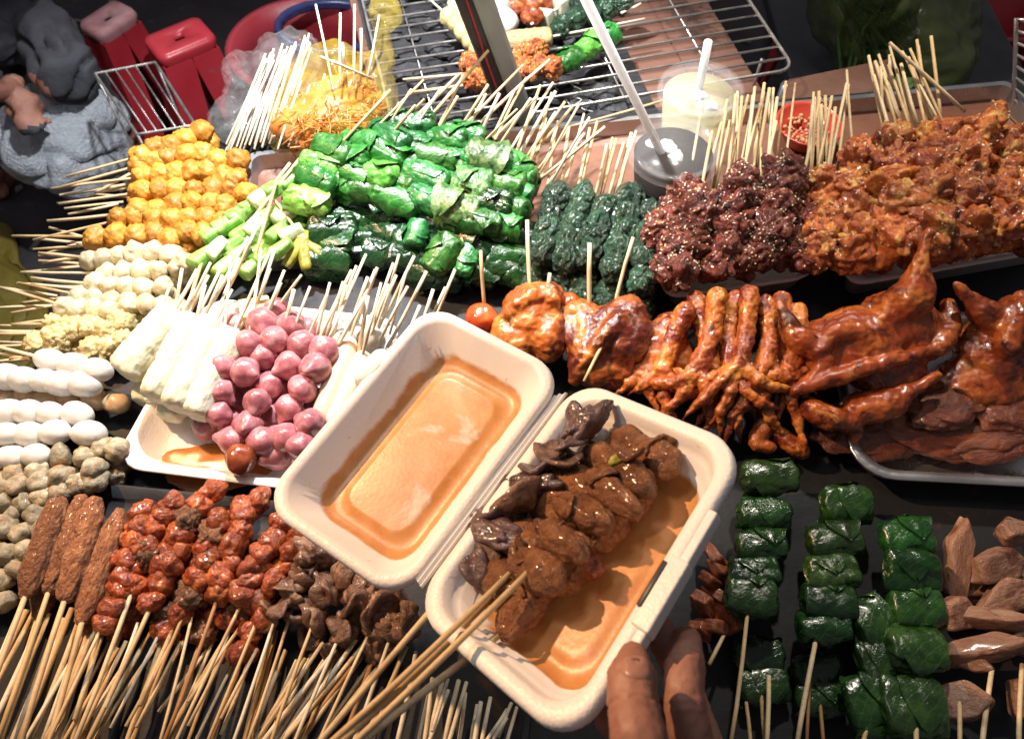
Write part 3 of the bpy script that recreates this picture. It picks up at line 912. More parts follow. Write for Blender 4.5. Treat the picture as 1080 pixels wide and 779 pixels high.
blob_bag('plastic_bag', 'clear torn plastic bag wrapped round the bundle of pale sticks',
         [('b', Q(275, 118, .03), (.05, .05, .022)), ('b', Q(300, 72, .05), (.045, .06, .03)), ('b', Q(245, 125, .03), (.025, .03, .022)), ('b', Q(255, 75, .05), (.02, .035, .022))],
         M_['film_clear'], .004, .009, 5)
for k in range(34):
    u0 = rnd.uniform(238, 300); t = (u0 - 238) / 62
    A = Q(u0 + rnd.uniform(-3, 3), 158 - 14 * t + rnd.uniform(-6, 6), .022 + rnd.uniform(0, .012))
    B = Q(280 + 50 * t + rnd.uniform(-6, 6), 62 - 18 * t + rnd.uniform(-9, 9), .045 + rnd.uniform(0, .018))
    o = mesh_obj('bamboo_stick', MB().add(tube_data([A, A.lerp(B, .5) + Vector((0, 0, rnd.uniform(-.002, .003))), B], .0013, 6)).mesh('bamboo_stick', M_['stick_white'], origin=A)); o.location = A
    tag(o, 'pale unused bamboo stick among those bundled in the clear bag', 'stick', 'bundled sticks in the clear bag')

gb = blob_bag('plastic_bag', 'dark green plastic bag of herbs slumped between red stool and crate',
         [('b', Q(950, 35, -.18), (.125, .12, .09)), ('b', Q(905, 5, -.16), (.08, .11, .08)), ('b', Q(970, 55, -.19), (.09, .10, .07)), ('t', [Q(930, 10, -.08), Q(915, -30, .0)], [.06, .03])],
         M_['film_green'], .007, .012, 7, df=14)
hb = MB()
for k in range(90):
    A = Q(915 + rnd.uniform(-30, 60), 70 + rnd.uniform(-30, 20), -.20 + rnd.uniform(-.03, .02))
    B = Q(905 + rnd.uniform(-40, 45), -10 + rnd.uniform(-20, 20), -.15 + rnd.uniform(-.04, .04))
    hb.add(tube_data([A, A.lerp(B, .5) + Vector((rnd.uniform(-.02, .02), 0, rnd.uniform(0, .02))), B], [.003, .0028, .001], 5))
tag(mesh_obj('herb_stalks', hb.mesh('herb_stalks', M_['herb'])), 'green herb stalks inside the dark green bag', 'herbs', None, 'stuff')
lt = lump('lettuce_leaf', M_['herb'], 12, 4, .35, 1.6, .12, 5, (1, .7, .5), .3, 2.4)
tag(mesh_obj('lettuce_leaf', lt, None, Q(950, 92, -.07), (0, 0, .3), (.028, .022, .020)), 'crinkled pale green lettuce leaf showing under the herb bag', 'lettuce')
tb = thing('side_table', (P(950, 40, -.26).x, P(950, 40, -.26).y, GZ), 'low dark side table carrying the green herb bag', 'table')
mesh_obj('table_top', bevelled(pydata('table_top', *box_data((-.22, -.17, .462), (.20, .17, .485)), M_['post_dark'], False), .004), tb)
for x, y in ((-.19, -.14), (.17, -.14), (.17, .14), (-.19, .14)):
    mesh_obj('leg', MB().add(tube_data([(x, y, .462), (x, y, 0)], .012, 8)).mesh('leg', M_['post_dark']), tb)

# small red bowl of peanuts
bp_ = P(846, 150, .006)
bo = mesh_obj('sauce_bowl', lathe('sauce_bowl', [(.004, 0), (.018, 0), (.022, .004), (.036, .026), (.038, .028), (.0365, .029), (.034, .026), (.020, .006), (.004, .005)], M_['bowl_red'], 32))
bo.location = bp_; tag(bo, 'small red plastic bowl of peanuts on the serving tray', 'bowl')
pn = MB()
for k in range(120):
    a = rnd.uniform(0, 6.28); r = math.sqrt(rnd.random()) * .026
    bm = bmesh.new(); bmesh.ops.create_icosphere(bm, subdivisions=1, radius=1)
    s = rnd.uniform(.0016, .003)
    c = Vector((r * math.cos(a), r * math.sin(a), .012 + rnd.uniform(0, .006)))
    pn.add(([c + v.co * s for v in bm.verts], [tuple(v.index for v in f.verts) for f in bm.faces])); bm.free()
o = mesh_obj('crushed_peanuts', pn.mesh('crushed_peanuts', M_['peanut'])); o.location = bp_
tag(o, 'crushed peanuts filling the small red bowl', 'peanuts', None, 'stuff')

# ---------------------------------------------------------------- two drinks
def cup(label, u, v, zl, rl, h, drink, ice=True):
    c = P(u, v, zl)
    e = thing('takeaway_cup', (c.x, c.y, zl - h), label, 'drink')
    rb = rl * .70
    mesh_obj('cup_wall', lathe('cup_wall', [(.002, .0005), (rb, .0005), (rb + .001, .003), (rl * .97, h - .008), (rl * .94, h - .008), (rb - .001, .004), (.002, .0035)], M_['cup_plastic'], 48), e)
    mesh_obj('lid', lathe('lid', [(.003, h - .002), (rl * .80, h - .002), (rl * .84, h - .004), (rl * .88, h + .003), (rl * .96, h + .003), (rl * 1.03, h - .001), (rl * 1.03, h - .009), (rl * .985, h - .0092), (rl * .98, h - .0025),
                                 (rl * .94, h), (rl * .9, h), (rl * .86, h - .006), (rl * .80, h - .004), (.003, h - .004)], M_['cup_lid'], 56), e)
    hd = h * .90
    mesh_obj('drink', lathe('drink', [(.002, .0045), (rb - .002, .0045), (rb + (rl * .94 - rb) * .8 - .0012, hd), (.002, hd + .0003)], drink, 40), e)
    if ice:
        for k in range(4):
            a = rnd.uniform(0, 6.28); r = rnd.uniform(.0, rl * .55)
            mesh_obj('ice_cube', lump('ice_cube', M_['ice'], k, 3, .1, 2, .03, 5, power=.7), e, (r * math.cos(a), r * math.sin(a), hd - .0035), (rnd.random() * 3, rnd.random() * 3, 0), .0075)
    return e, c
ca, cc1 = cup('clear plastic cup of pale yellowish drink, with the short straw', 740, 93, .108, .044, .098, M_['lime_drink'])
cb, cc2 = cup('clear plastic cup of black drink, in front of the pale one', 712, 156, .098, .046, .088, M_['cola'])
def straw(label, A, B):
    e = mesh_obj('drinking_straw', MB().add(tube_data([A, A.lerp(B, .5), B], .0042, 12)).mesh('drinking_straw', M_['straw'], origin=A)); e.location = A
    tag(e, label, 'straw')
r_ = ray(612, -12); t_ = (.285 - CAMH) / r_.z
straw('long white straw leaning steeply out of the black drink', cc2 + Vector((.008, .01, -.05)), Vector((r_.x * t_, r_.y * t_, .285)))
straw('short white straw standing in the pale drink', cc1 + Vector((.002, .012, -.05)), P(747, 44, .158))

# an olive tarpaulin folded on the street, and litter
tp_ = lump('tarpaulin', plain('olive_tarp', (.16, .12, .015), (.24, .19, .03), 6, .5, .4, 30, 0, .006), 21, 5, .3, 1.2, .06, 4, (1, 1, 1), .25, 2)
tag(mesh_obj('tarpaulin', tp_, None, P(-60, 330, -.72), (0, 0, .4), (.20, .26, .05)), 'olive yellow tarpaulin folded on the street below the white ball skewers', 'tarpaulin')
lit = MB()
for k in range(220):
    c = Vector((rnd.uniform(-1.6, 1.6), rnd.uniform(.7, 2.2), GZ + .004))
    a = rnd.uniform(0, 6.28); l = rnd.uniform(.006, .02); w = rnd.uniform(.004, .012)
    x = Vector((math.cos(a), math.sin(a), 0)); y = Vector((-x.y, x.x, 0))
    vs = [c + x * l * i + y * w * j + Vector((0, 0, h)) for h in (0, rnd.uniform(.002, .006)) for i, j in ((-1, -1), (1, -rnd.random()), (rnd.random(), 1), (-1, .6))]
    lit.add((vs, [(0, 1, 2, 3), (4, 5, 6, 7), (0, 1, 5, 4), (1, 2, 6, 5), (2, 3, 7, 6), (3, 0, 4, 7)]))
tag(mesh_obj('litter', lit.mesh('litter', plain('litter_paper', (.20, .19, .18), (.42, .40, .38), 3, .8, 0), False)), 'scraps of pale litter strewn over the street behind the cart', 'litter', None, 'stuff')

# ================================================================ FOOD HELPERS
ORD = ['topmost', 'second', 'third', 'fourth', 'fifth', 'sixth', 'seventh', 'eighth', 'ninth', 'tenth', 'eleventh', 'twelfth']
NTH = ['first', 'second', 'third', 'fourth', 'fifth', 'sixth', 'seventh', 'eighth', 'ninth', 'tenth']

def stick_mesh(A, B, r, mat, origin):
    A = Vector(A); B = Vector(B)
    L = (B - A).length
    w = Vector((rnd.uniform(-1, 1), rnd.uniform(-1, 1), rnd.uniform(-.6, .6))) * L * .011
    pts = [A, A.lerp(B, .33) + w, A.lerp(B, .66) + w * .8, B]
    r *= rnd.uniform(.80, 1.2)
    return MB().add(tube_data(pts, [r * .9, r, r, r * .92], 8)).mesh('stick', mat, origin=origin)

def loose_stick(A, B, r, mat, label, group, name='bamboo_stick'):
    o = mesh_obj(name, stick_mesh(A, B, r, mat, A)); o.location = A
    return tag(o, label, 'stick', group)

def skewer(name, label, cat, group, pieces, sticks, smat='stick', r=.0016):
    """pieces: (part name, mesh, location, rotation, scale); sticks: [(A, B)]"""
    base = sum((Vector(p[2]) for p in pieces), Vector()) / len(pieces)
    base.z = min(p[2].z for p in pieces)
    e = thing(name, base, label, cat, group)
    for (nm, me, loc, rot, sc) in pieces:
        mesh_obj(nm, me, e, Vector(loc) - base, rot, sc)
    for A, B in sticks:
        mesh_obj('stick', stick_mesh(A, B, r, M_[smat], base), e)
    return e

def rrot():
    return Euler((rnd.uniform(0, 6.28), rnd.uniform(0, 6.28), rnd.uniform(0, 6.28)))

def ball_row(name, label, cat, group, part, meshes, pts, z, rpx, tip, tz=.03, smat='stick', along=False, sq=(1, 1, 1), jz=.002):
    ps = [P(u, v, z + rnd.uniform(-jz, jz)) for u, v in pts]
    pieces = []
    for i, p in enumerate(ps):
        d = (ps[min(i + 1, len(ps) - 1)] - ps[max(i - 1, 0)]) if len(ps) > 1 else Vector((1, 0, 0))
        s = rpx * mpp(*pts[i], z) * rnd.uniform(.92, 1.08)
        if along:
            rot = frame(d, (0, 0, 1), rnd.uniform(0, 6.28)) @ Matrix.Rotation(rnd.uniform(-.22, .22), 3, 'Z') @ (Matrix.Rotation(math.pi, 3, 'Z') if rnd.random() < .5 else Matrix.Identity(3))
        else:
            rot = rrot()
        pieces.append((part, rnd.choice(meshes), p, rot, tuple(s * q for q in sq)))
    st = []
    if tip:
        st = [(P(tip[0], tip[1], tz), ps[0].lerp(ps[-1], .5) if len(ps) > 1 else ps[0]), (ps[0].lerp(ps[-1], .45), ps[-1])][:1]
        A = P(tip[0], tip[1], tz)
        st = [(A, ps[0] + (ps[min(1, len(ps) - 1)] - ps[0]) * .6 if len(ps) > 1 else ps[0])]
    return skewer(name, label, cat, group, pieces, st, smat)

def column(name, label, cat, group, part, meshes, A, B, zA, zB, n, size, stick=None, smat='stick', across=True, tumble=.2, jit=.15, extra=None, r=.0016):
    """pieces threaded from pixel A (z = zA) to B; size = (along column, across, up) half sizes in metres"""
    a, b = P(A[0], A[1], zA), P(B[0], B[1], zB)
    d = (b - a)
    pieces = []
    for i in range(n):
        t = (i + .5) / n
        p = a.lerp(b, t) + Vector((rnd.uniform(-1, 1), rnd.uniform(-1, 1), rnd.uniform(-.6, .6))) * size[1] * jit
        F = frame(d)
        if across: F = F @ Matrix.Rotation(R(90), 3, 'Z') @ Matrix.Rotation(rnd.uniform(-.5, .5), 3, 'X')
        F = F @ Euler((rnd.uniform(-tumble, tumble) * 2, rnd.uniform(-tumble, tumble), rnd.uniform(-tumble, tumble))).to_matrix()
        if rnd.random() < .5: F = F @ Matrix.Rotation(math.pi, 3, 'Z')
        k = rnd.uniform(.88, 1.12)
        sc = (size[1] * k, size[0] * rnd.uniform(.95, 1.1), size[2] * k) if across else (size[0] * k, size[1] * k, size[2] * k)
        pieces.append((part, rnd.choice(meshes), p, F, sc))
    st = []
    if stick:
        for (u, v, z, from_b) in (stick if isinstance(stick, list) else [stick]):
            q = b if from_b else a
            w = a if from_b else b
            st.append((P(u, v, z), q.lerp(w, .25)))
    e = skewer(name, label, cat, group, pieces, st, smat, r)
    if extra: extra(e, pieces)
    return e

def leaf_roll(name, mat, seed, square=0.0, wrap=.30, squash=.8, ends=.35, nx=36, na=52, rough=.02, crumple=.15):
    """a leaf rolled round a filling along X: spiral step, creases, tucked ends"""
    vs, fs = [], []
    xs = []
    for i in range(nx + 1):
        x = -1 + 2 * i / nx
        xs.append(math.copysign(abs(x) ** .75, x))
    a0 = seed * 1.7
    for i, x in enumerate(xs):
        for k in range(na):
            a = 2 * math.pi * k / na
            c, s = math.cos(a), math.sin(a)
            rr = 1.0
            if square:
                rr = (abs(c) ** 4 + abs(s) ** 4) ** (-.25 * square)
            e = abs(x)
            prof = 1.0 if e < .8 else max(.03, math.sqrt(max(0, 1 - ((e - .8) / .2) ** 2)))
            prof = prof * (1 - .10 * e * e)
            step = wrap * (k / na)                       # spiral overlap
            q = Vector((x * 1.2, c, s))
            n1 = nz(q, 1.3, seed); n2 = abs(nz(Vector((x * .8, c * 2, s * 2)), 1.5, seed + 4)); n3 = nz(q, 5, seed + 8)
            n4 = 1 - min(1, abs(nz(Vector((x * 1.6, c * 1.2, s * 1.2)), 1.25, seed + 11)) * 3.2)
            n5 = 1 - min(1, abs(nz(Vector((x * 1.0, c * 1.6, s * 1.6)), 2.3, seed + 14)) * 3.2)
            rad = rr * prof * (1 - wrap * .5 + step + .16 * n1 - .06 * n2 - crumple * .55 * n4 * n4 - crumple * .4 * n5 * n5 + rough * n3)
            an = a + a0 + .5 * x * (seed % 3 - 1) * .5
            xo = x * (1 + .10 * nz(Vector((c, s, x)), 1.4, seed + 2))
            vs.append(Vector((xo, math.cos(an) * rad, math.sin(an) * rad * squash)))
    for i in range(nx):
        for k in range(na):
            fs.append((i * na + k, i * na + (k + 1) % na, (i + 1) * na + (k + 1) % na, (i + 1) * na + k))
    fs.append(tuple(range(na))); fs.append(tuple(nx * na + k for k in range(na)))
    # pointed loose leaf tips lying over the roll, each with a raised midrib
    for q in range(3):
        o = len(vs)
        m, w_n = 12, 9
        aa = a0 + .3 + q * 2.3
        cx = .45 * math.sin(seed * 2.1 + q * 2.6)
        for i in range(m):
            t = i / (m - 1)
            w = .66 * math.sin(math.pi * min(1, .22 + .78 * t)) ** .75 * (1 - t * .1)
            an = aa + t * 1.9
            for j in range(w_n):
                f = j / (w_n - 1) - .5
                x = f * 2 * w + cx + .25 * t * math.sin(seed + q) + .10 * nz((t * 3, f * 5, q), 1.5, seed)
                lift = 1.04 + .06 * t + .30 * max(0, t - .6) + .10 * nz((t * 2, f * 3, seed), 1.6, seed + q) + .05 * (1 - min(1, abs(f) * 9)) + .06 * abs(f) * math.cos(t * 7 + seed)
                k2 = (abs(math.cos(an)) ** 4 + abs(math.sin(an)) ** 4) ** (-.25 * square) if square else 1
                x = max(-1.08, min(1.08, x))
                vs.append(Vector((x, math.cos(an) * lift * k2, math.sin(an) * lift * squash * k2)))
        for i in range(m - 1):
            for j in range(w_n - 1):
                fs.append((o + i * w_n + j, o + i * w_n + j + 1, o + (i + 1) * w_n + j + 1, o + (i + 1) * w_n + j))
    return pydata(name, vs, fs, mat)

def okra_piece(name, mat, seed):
    n = 20
    def sec(a): return 1 + .09 * math.cos(5 * a)
    pts, rad = [], []
    for i in range(9):
        t = i / 8
        pts.append((2 * t - 1, .05 * math.sin(t * 3 + seed), 0)); rad.append((.37 - .10 * t) * (1 if 0 < i < 8 else .96))
    v, f = tube_data(pts, rad, n, True, 0, sec)
    return pydata(name, v, f, mat)

def sesame_on(e, pieces, count, seed):
    """seeds stuck on the pieces of one skewer"""
    g = random.Random(seed)
    mb = MB()
    base = Vector(e.location)
    oct_ = [(1, 0, 0), (-1, 0, 0), (0, 1, 0), (0, -1, 0), (0, 0, 1), (0, 0, -1)]
    of = [(0, 2, 4), (2, 1, 4), (1, 3, 4), (3, 0, 4), (2, 0, 5), (1, 2, 5), (3, 1, 5), (0, 3, 5)]
    for k in range(count):
        nm, me, loc, rot, sc = g.choice(pieces)
        v = me.vertices[g.randrange(len(me.vertices))]
        Mx = (rot if isinstance(rot, Matrix) else rot.to_matrix())
        p = Mx @ Vector((v.co.x * sc[0], v.co.y * sc[1], v.co.z * sc[2]))
        if p.z < 0: continue
        p = Vector(loc) + p * 1.005 - base
        q = Euler((g.random() * 6, g.random() * 6, g.random() * 6)).to_matrix()
        mb.add(([p + q @ Vector((x * .0019, y * .0012, z * .0008)) for x, y, z in oct_], of))
    tag(mesh_obj('sesame_seeds', mb.mesh('sesame_seeds', M_['sesame']), e), kind='stuff')

# ---------------------------------------------------------------- mesh library
orange = [rough_lump('fish_ball', M_['orange_ball'], s, [(.20, 1.2, 'n'), (.10, 3.0, 'b'), (.05, 6, 'b')], 4) for s in range(6)]
white = [rough_lump('fish_ball', M_['white_ball'], 20 + s, [(.22, 1.1, 'n'), (.08, 2.6, 'n'), (.05, 2.2, 'r')], 4, (1.08, .95, .95)) for s in range(7)]
yellow = [rough_lump('fish_ball', M_['yellow_ball'], 40 + s, [(.22, 1.3, 'n'), (.20, 2.8, 'b'), (.08, 6, 'b')], 4) for s in range(5)]
eggs = [lump('quail_egg', M_['egg'], 60 + s, 4, .07, 1.1, .015, 3, (1.20 + .05 * (s % 3), .93, .90), .02, 1.4, egg=.10) for s in range(6)]
eggs_b = [lump('quail_egg', M_['egg_brown'], 60 + s, 3, .05, 1.2, .02, 4, (1.15, .93, .93), egg=.10) for s in range(3)]
grey = [lump('mushroom_ball', M_['grey_ball'], 80 + s, 3, .30, 1.5, .10, 3.5, (1.12, .95, .9), .10, 1.6) for s in range(6)]
rolls = [leaf_roll('leaf_roll', M_['leaf'], s) for s in range(1, 6)]
rolls_l = [leaf_roll('leaf_roll', M_['leaf_lime'], s, rough=.03) for s in range(6, 8)]
rolls_d = [leaf_roll('leaf_roll', M_['leaf_dark_shade'], s) for s in range(8, 11)]
rolls_m = [leaf_roll('leaf_roll', M_['leaf_mottled'], s, rough=.10) for s in range(11, 14)]
parcels = [leaf_roll('leaf_parcel', M_['parcel'], 20 + s, .5, .32, .58, crumple=.07) for s in range(5)]
okras = [okra_piece('okra_piece', M_['okra'], s) for s in range(3)]
okras_p = [okra_piece('okra_piece', M_['okra_pale'], s) for s in range(2)]
sea = [rough_lump('seaweed_roll', M_['seaweed'], 100 + s, [(.20, 1.2, 'n'), (.16, 1.5, 'r'), (.06, 3.2, 'n'), (.03, 6, 'n')]) for s in range(5)]
dmeat = [rough_lump('meat_piece', M_['char_meat'], 120 + s, [(.30, 1.2, 'n'), (.30, 1.9, 'b'), (.07, 4.2, 'b'), (.03, 8, 'n')]) for s in range(5)]
fmeat = [rough_lump('chicken_piece', M_['fry_meat'], 140 + s, [(.32, 1.1, 'n'), (.30, 1.8, 'b'), (.10, 3.8, 'b'), (.03, 8, 'n')]) for s in range(6)]
koft = [rough_lump('kofta', M_['kofta'], 160 + s, [(.16, .9, 'n'), (.10, 2.2, 'n'), (.10, 2.4, 'r'), (.05, 5, 'n')], 5, (3.6, 1, 1), .8) for s in range(4)]
koft_s = [rough_lump('kofta', M_['kofta'], 170 + s, [(.16, .9, 'n'), (.10, 2.2, 'n'), (.10, 2.4, 'r'), (.05, 5, 'n')], 5, (1.8, 1, 1), .8) for s in range(3)]
rmeat = [rough_lump('meat_chunk', M_['red_meat'], 180 + s, [(.32, 1.0, 'n'), (.12, 2.2, 'n'), (.10, 1.7, 'r'), (.03, 6, 'b')], 4, (1.1, .95, .9)) for s in range(6)]
bmeat = [rough_lump('meat_chunk', M_['brown_meat'], 200 + s, [(.34, 1.2, 'n'), (.22, 2.6, 'b'), (.12, 5, 'b')], 4, (1.1, .95, .9)) for s in range(4)]

def fold(name, mat, seed):
    """a curled slice: a thick cupped disc"""
    vs, fs = [], []
    nr, na = 9, 28
    for side in (1, -1):
        for i in range(nr + 1):
            r = i / nr
            for k in range(na):
                a = 2 * math.pi * k / na
                x, y = r * math.cos(a) * (1 + .25 * nz((math.cos(a), math.sin(a), 0), 1.2, seed)), r * math.sin(a) * .8
                z = .75 * (x * x) * (1 if seed % 2 else -1) * .8 + .45 * y * y + .28 * nz((x, y, 0), 1.8, seed) + side * .24 * (1 + .4 * nz((x * 2, y * 2, side), 1.6, seed)) * math.sqrt(max(0, 1 - r ** 4))
                vs.append(Vector((x, y, z - .2)))
    m = (nr + 1) * na
    for sdx in (0, 1):
        for i in range(nr):
            for k in range(na):
                fs.append(tuple(sdx * m + q for q in (i * na + k, i * na + (k + 1) % na, (i + 1) * na + (k + 1) % na, (i + 1) * na + k)))
    for k in range(na):
        fs.append((nr * na + k, nr * na + (k + 1) % na, m + nr * na + (k + 1) % na, m + nr * na + k))
    me = pydata(name, vs, fs, mat)
    bm = bmesh.new(); bm.from_mesh(me); bmesh.ops.remove_doubles(bm, verts=bm.verts, dist=1e-4); bm.to_mesh(me); bm.free()
    return me
gizz = [fold('gizzard', M_['gizzard'], s) for s in range(6)] + [lump('gizzard', M_['gizzard'], 230, 4, .3, 1.4, .1, 3.5, (1.1, 1, .8), .2, 1.8)]
pgizz = [fold('gizzard', M_['purple_gizzard'], 10 + s) for s in range(3)] + [lump('gizzard', M_['purple_gizzard'], 232 + s, 4, .3, 1.4, .1, 3.5, (1.2, .9, .8), .2, 1.8) for s in range(2)]
heart = [rough_lump('liver_piece', M_['liver'], 240 + s, [(.20, .7, 'n'), (.12, 1.5, 'n'), (.16, 1.1, 'r'), (.03, 5, 'n')], 4, (1.9, 1, .9), .4) for s in range(5)]

def shallot(name, mat, seed):
    bm = bmesh.new()
    bmesh.ops.create_uvsphere(bm, u_segments=28, v_segments=20, radius=1)
    for v in bm.verts:
        c = v.co.normalized()
        a = math.atan2(c.y, c.x)
        t = max(0, c.z)
        d = 1 + .14 * nz(c, 1.0, seed) + .018 * math.cos(7 * a + seed) * (1 - abs(c.z)) ** .5
        p = c * d
        k = 1 - .18 * t ** 2
        v.co = Vector((p.x * k, p.y * k, p.z * .96 + .28 * max(0, c.z - .86) / .14 - .10 * max(0, -c.z - .9) / .1))
    return finish(bm, name, mat)
shal = [shallot('shallot', M_['shallot'], s * 3.3) for s in range(7)]
shal_b = [shallot('shallot', M_['shallot_brown'], 5)]
tuft = lump('root_tuft', M_['root'], 9, 3, .4, 2, .3, 5)

# ================================================================ THE FOOD
# orange fish balls, pointing to the seated person
G1 = 'orange fish ball skewers piled at the table edge'
O = [([(150, 166), (166, 158), (181, 155), (196, 148), (212, 139)], (70, 186), .046),
     ([(148, 174), (164, 170), (180, 167), (198, 165), (214, 163), (230, 170), (251, 169)], (62, 198), .042),
     ([(153, 187), (170, 185), (186, 183), (202, 182), (221, 181), (237, 187), (250, 189)], (54, 199), .040),
     ([(151, 202), (169, 201), (186, 199), (205, 202), (226, 200), (244, 200), (261, 204)], (62, 215), .037),
     ([(147, 222), (167, 221), (185, 216), (203, 213), (222, 216), (238, 218)], (50, 233), .035),
     ([(126, 231), (145, 228), (165, 233), (183, 233), (200, 231), (219, 231), (235, 234)], (35, 253), .035),
     ([(102, 252), (124, 249), (145, 248), (164, 246), (180, 252), (198, 245), (216, 248)], (13, 249), .033)]
for i, (pts, tip, z) in enumerate(O):
    ball_row('fish_ball_skewer', f'{ORD[i]} row, counted downwards, of the crumbly orange fish ball skewers', 'skewer', G1, 'fish_ball', orange, pts, z, 12.3, tip, z - .004, smat='stick')
U = [([(150, 192), (170, 188), (190, 186), (210, 184), (232, 180)], (63, 206)), ([(150, 212), (170, 210), (190, 208), (210, 208), (232, 208), (250, 212)], (100, 205)),
     ([(130, 240), (150, 238), (172, 240), (192, 241), (210, 240), (228, 242)], (41, 270)), ([(112, 262), (132, 260), (155, 258), (178, 261), (198, 262)], (52, 240)), ([(158, 168), (178, 164), (200, 158), (218, 150)], (100, 204))]
for pts, tip in U:
    ball_row('fish_ball_skewer', 'orange fish ball skewer half buried in the lower layer of its pile', 'skewer', G1, 'fish_ball', orange, pts, .017, 12.3, tip, .02)

G2 = 'white fish ball skewers below the orange ones'
Wr = [([(95, 275), (110, 273), (126, 270), (143, 267), (161, 266), (181, 269), (196, 277)], (41, 267), .036),
      ([(113, 289), (131, 287), (150, 285), (168, 286), (187, 282)], (22, 287), .032),
      ([(102, 298), (118, 302), (135, 304), (153, 304), (172, 303)], (33, 293), .034),
      ([(85, 312), (101, 314), (119, 318), (136, 319), (155, 322), (172, 324), (188, 326)], (19, 298), .032),
      ([(69, 325), (84, 327), (100, 325), (117, 328), (136, 323), (154, 323)], (0, 303), .034)]
for i, (pts, tip, z) in enumerate(Wr):
    ball_row('fish_ball_skewer', f'{ORD[i]} row, counted downwards, of the smooth white fish ball skewers', 'skewer', G2, 'fish_ball', white, pts, z, 11.6, tip, z - .004)
for pts, tip in (([(105, 284), (125, 280), (145, 278), (165, 277), (185, 276)], (41, 275)), ([(95, 308), (115, 310), (135, 312), (158, 313), (178, 314)], (20, 320)), ([(165, 296), (182, 300), (195, 292)], (60, 302))):
    ball_row('fish_ball_skewer', 'white fish ball skewer half buried in the lower layer of its pile', 'skewer', G2, 'fish_ball', white, pts, .014, 11.6, tip, .02)

G3 = 'pale yellow fish ball skewers above the eggs'
Yr = [([(59, 355), (76, 349), (97, 346), (113, 350), (128, 341)], (-15, 352), .034),
      ([(40, 364), (62, 362), (98, 368), (114, 366), (130, 360)], (-20, 366), .030),
      ([(60, 343), (80, 340), (104, 338), (124, 336), (143, 334)], (12, 342), .024)]
for i, (pts, tip, z) in enumerate(Yr):
    ball_row('fish_ball_skewer', f'{NTH[i]} skewer of rough pale yellow fish balls just above the quail eggs', 'skewer', G3, 'fish_ball', yellow, pts, z, 12.6, tip, z - .003)
ball_row('fish_ball_skewer', 'yellow fish ball skewer half buried beside the rice rolls', 'skewer', G3, 'fish_ball', yellow, [(80, 372), (100, 376), (120, 374), (135, 372)], .014, 12.5, (10, 378), .02)

G4 = 'white quail egg skewers at the table edge'
Er = [([(52, 380), (76, 385), (101, 390)], (-20, 362), .042), ([(5, 397), (23, 400), (45, 401), (65, 404), (90, 405)], (-60, 396), .040),
      ([(-14, 434), (7, 435), (29, 435), (53, 436), (82, 437)], (-70, 436), .036), ([(-14, 460), (8, 458), (30, 458), (57, 456), (93, 457)], (-70, 460), .036), ([(-10, 484), (12, 482), (37, 480)], (-70, 486), .034)]
for i, (pts, tip, z) in enumerate(Er):
    ball_row('quail_egg_skewer', f'{ORD[i]} row, counted downwards, of the shiny white quail egg skewers', 'skewer', G4, 'quail_egg', eggs, pts, z, 14.8, tip, z, along=True, jz=.001)
for i, (pts, z) in enumerate(([[(6, 418), (28, 417), (50, 420), (74, 421), (100, 421), (122, 425)], .020], [[(-5, 448), (20, 447), (45, 447), (70, 447)], .012])):
    ball_row('quail_egg_skewer', ['brownish stained egg skewer squeezed between the second and third white rows', 'brown egg skewer buried under the lowest white egg rows'][i], 'skewer', 'brown egg skewers between the white ones', 'quail_egg', eggs_b, pts, z, 12.5, (-70, pts[0][1]), z, along=True)

G5 = 'grey green mushroom ball skewers beside the kofta'
Gr = [([(18, 496), (40, 500), (64, 482), (90, 482), (109, 473), (124, 475)], .028), ([(-2, 514), (19, 512), (46, 510), (64, 503), (84, 510), (100, 494)], .030), ([(6, 532), (27, 531), (49, 522), (63, 518), (80, 514), (100, 506)], .028),
      ([(-6, 548), (14, 545), (38, 546), (56, 542)], .026), ([(6, 556), (23, 563), (44, 556)], .030), ([(-8, 578), (6, 585), (27, 582)], .028), ([(-10, 606), (2, 612), (18, 600)], .026), ([(-12, 632), (3, 634)], .024),
      ([(30, 520), (52, 530), (70, 535), (85, 528)], .012), ([(10, 570), (32, 574), (50, 572)], .010), ([(90, 496), (110, 490), (126, 488), (120, 503)], .012)]
for i, (pts, z) in enumerate(Gr):
    ball_row('mushroom_ball_skewer', f'{ORD[i]} row, counted downwards, of the lumpy grey green mushroom ball skewers' if i < 8 else 'grey green mushroom ball skewer buried under its pile', 'skewer', G5, 'mushroom_ball', grey, pts, z, 13.6, (-70, pts[0][1] + 4), z)

# extra stick ends at the table edge
ends = [((100, 204), (150, 196)), ((22, 287), (95, 280)), ((44, 285), (100, 279)), ((35, 263), (110, 258)), ((40, 252), (100, 258)), ((68, 220), (130, 213)), ((72, 226), (125, 215)), ((90, 208), (150, 190)), ((45, 277), (90, 270)), ((12, 330), (85, 318)),
        ((18, 299), (80, 304)), ((14, 342), (60, 336)), ((-10, 343), (60, 345)), ((-10, 360), (45, 362)), ((-10, 372), (40, 381)), ((-10, 382), (45, 378)), ((-10, 325), (60, 322)), ((-10, 349), (55, 350)), ((60, 214), (135, 206)), ((0, 303), (60, 312))]
for a, b in ends:
    loose_stick(P(*a, .016 + rnd.uniform(0, .008)), P(*b, .020), .0015, M_['stick'], 'bamboo stick end jutting over the table edge from the fish ball piles', 'stick ends jutting over the table edge')

